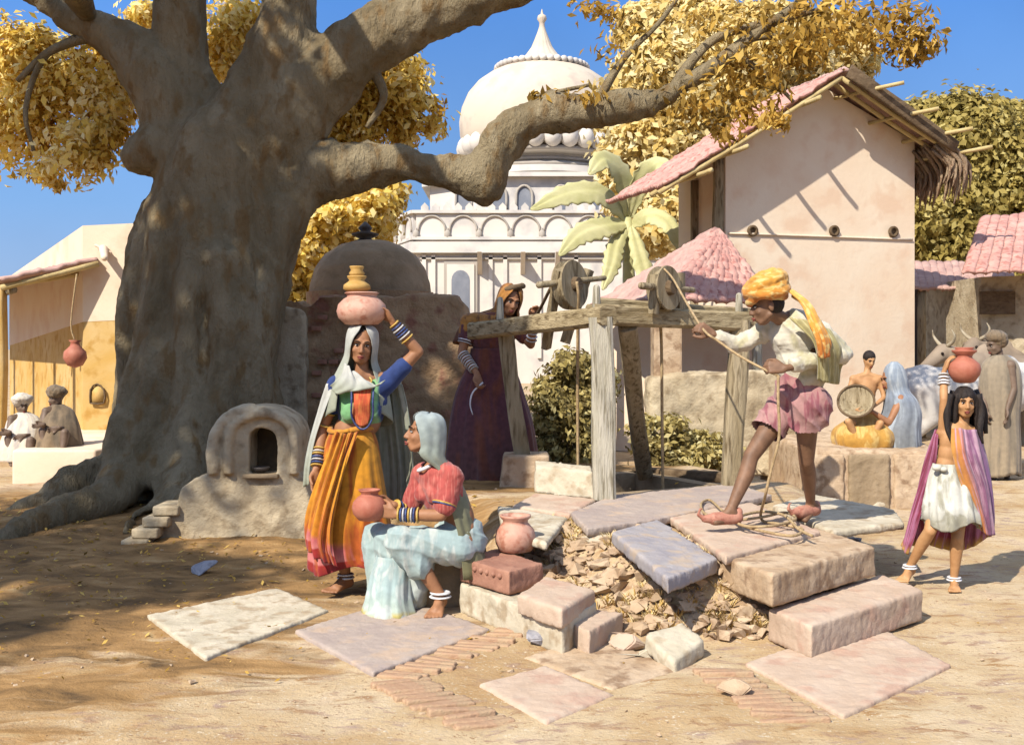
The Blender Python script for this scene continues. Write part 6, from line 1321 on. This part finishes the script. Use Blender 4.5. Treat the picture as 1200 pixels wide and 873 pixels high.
# ---------------------------------------------------------------- J, K: two people before the left house
M['robe_white'] = clothmat('robe_white', [(0, C(236,226,206)), (1, C(230,214,190))], streak=C(206,196,186), var=.08)
Y = 12.8
def sitter(cx, top, w_, mrobe, label, skn, turb, fdir, hairy=False):
    X_ = lambda x, y, d=0.: Q(cx+x, top+y, d); k = 1.0
    J = dict(head=X_(0,9), hf=nrm(fdir), neck=X_(1,20), chest=X_(3,34), waist=X_(5,50), pelvis=X_(6,64), tf=nrm(fdir),
     shL=X_(-12,25,-.1), elL=X_(-16,44,-.2), wrL=X_(-14,40,-.35), shR=X_(14,25,.05), elR=X_(20,44,-.05), wrR=X_(4,44,-.3), hipL=X_(0,66,-.05), hipR=X_(12,66,.05), knL=X_(-16,48,-.3), anL=X_(-14,70,-.35), knR=X_(10,50,-.35), anR=X_(8,70,-.4),
     ftL=(nrm(fdir), (0,0,1)), ftR=(nrm(fdir), (0,0,1)), hdL=(nrm([-1,-.2,-.2]), V(0,-1,0), .5, 1), hdR=(nrm([-1,-.2,-.2]), V(0,-1,0), .5, -1))
    r0_ = body('person', X_(4, 74, -.2), label, J, skn, s=.92, vox=.012, fem=False)
    loft('robe', [(X_(2,17),.06,.06),(X_(2,24),.17,.12),(X_(3,40,-.06),.22,.22),(X_(2,56,-.1),.26,.28),(X_(2,72,-.12),.29,.32)], mrobe, r0_, nu=110, sub=8, folds=[(9,.014,.3,1,0),(14,.010,1,-1,0)])
    if turb is not None: garment('turban', J, turb, lambda mb: (mb.ell(J['head']+V(.0,0,.07), (.12,.12,.075)), mb.ell(J['head']+V(.0,0,.05), (.1,.11,.07))), vox=.011, wr=.016, scale=12)
    return J, r0_
sitter(66, 457, 40, M['robe_dark'], 'person in a dark robe and turban crouching before the left house', 'skin_grey', M['robe_dark'], [-.8,-.8,-.2])
J2, r2 = sitter(26, 466, 40, M['robe_white'], 'white robed person sitting at the left edge by the verandah', 'skin_grey', M['robe_white'], [.7,-.8,-.2])

# ================================================================ cattle
def ox(name, Yc, O, label, m, sc, headdir, mdark):
    # O: function (forward, up, side) metres -> world
    root = thing(name, O(0, 0, 0), label, 'ox'); mb = MB()
    mb.ell(O(.42, 1.02, 0), (.36*sc, .27*sc, .33*sc), O.f, UP); mb.ell(O(-.05, .98, 0), (.55*sc, .31*sc, .33*sc), O.f, UP); mb.ell(O(-.55, 1.03, 0), (.30*sc, .26*sc, .31*sc), O.f, UP)
    mb.ell(O(.42, 1.33, 0), (.17*sc, .10*sc, .14*sc), O.f, UP); mb.capsule(O(-.7, 1.1, 0), .2*sc, O(.5, 1.12, 0), .2*sc)
    mb.capsule(O(.55, 1.12, 0), .23*sc, O(.98, 1.30, .0), .145*sc); mb.capsule(O(.60, .92, 0), .12*sc, O(.95, 1.18, 0), .08*sc)
    h = O(1.08, 1.34, 0); mb.capsule(h, .125*sc, O(1.30, 1.18, 0), .085*sc); mb.capsule(O(1.30, 1.18, 0), .08*sc, O(1.42, 1.10, 0), .065*sc)
    for sd_ in (-1, 1):
        mb.capsule(O(1.02, 1.38, .1*sd_), .035*sc, O(.98, 1.36, .27*sd_), .025*sc); mb.ell(O(.98, 1.36, .22*sd_), (.03*sc, .09*sc, .045*sc), O.f, UP)
        mb.chain([(O(.42, .95, .17*sd_), .15*sc), (O(.44, .62, .17*sd_), .085*sc), (O(.46, .40, .17*sd_), .06*sc), (O(.45, .14, .17*sd_), .042*sc), (O(.47, .05, .17*sd_), .055*sc)])
        mb.chain([(O(-.62, 1.0, .16*sd_), .21*sc), (O(-.50, .66, .17*sd_), .13*sc), (O(-.70, .42, .17*sd_), .065*sc), (O(-.64, .14, .17*sd_), .044*sc), (O(-.61, .05, .17*sd_), .055*sc)])
    mb.chain([(O(-.84, 1.15, 0), .05*sc), (O(-.93, .95, 0), .028*sc), (O(-.93, .60, .02), .022*sc), (O(-.92, .45, .02), .045*sc)], 10)
    me = remesh(mb, .025, 6); mesh_obj('body', me, m, root)
    for sd_ in (-1, 1):
        build('horn', MB().tube([O(1.06, 1.42, .07*sd_), O(1.05, 1.48, .18*sd_), O(1.07, 1.56, .24*sd_), O(1.10, 1.64, .22*sd_)], [.03*sc, .024*sc, .016*sc, .005*sc], n=10), mdark, root)
        build('eye', MB().ell(O(1.16, 1.32, .105*sd_), (.022, .022, .022), n=10, m=8), M['iris'], root)
class Fr:
    def __init__(s, base, ang, sc): s.b = np.asarray(base, float); s.f = V(math.cos(ang), math.sin(ang), 0); s.s = V(-math.sin(ang), math.cos(ang), 0); s.sc = sc
    def __call__(s, a, u, w_): return s.b+(s.f*a+UP*u+s.s*w_)*s.sc
M['hide_white'] = mat('hide_white', C(220,214,208), C(238,232,222), C(205,196,188), scale=2, bump=.15, rough=.8)
M['hide_dark'] = mat('hide_dark', C(120,106,92,.85), C(150,134,116,.85), scale=2, bump=.15, rough=.8)
M['horn'] = mat('horn', C(170,156,130), C(196,184,160), scale=5, rough=.5)
ox('white_ox', 13, Fr((W(1136,405,13.4)[0], 13.4, 0), R(-12), .95), 'white ox standing behind the platform, half hidden by the girl', M['hide_white'], .95, 0, M['horn'])
ox('dark_ox', 16, Fr((W(1188,405,16)[0], 16.0, 0), R(192), 1.05), 'grey brown ox with upcurved horns standing nearest the cattle shed', M['hide_dark'], 1.0, 0, M['horn'])
ox('dark_ox', 17, Fr((W(1216,405,17)[0], 17.2, 0), R(205), 1.12), 'second grey brown ox further back, its horns showing over the red pot', M['hide_dark'], 1.05, 0, M['horn'])
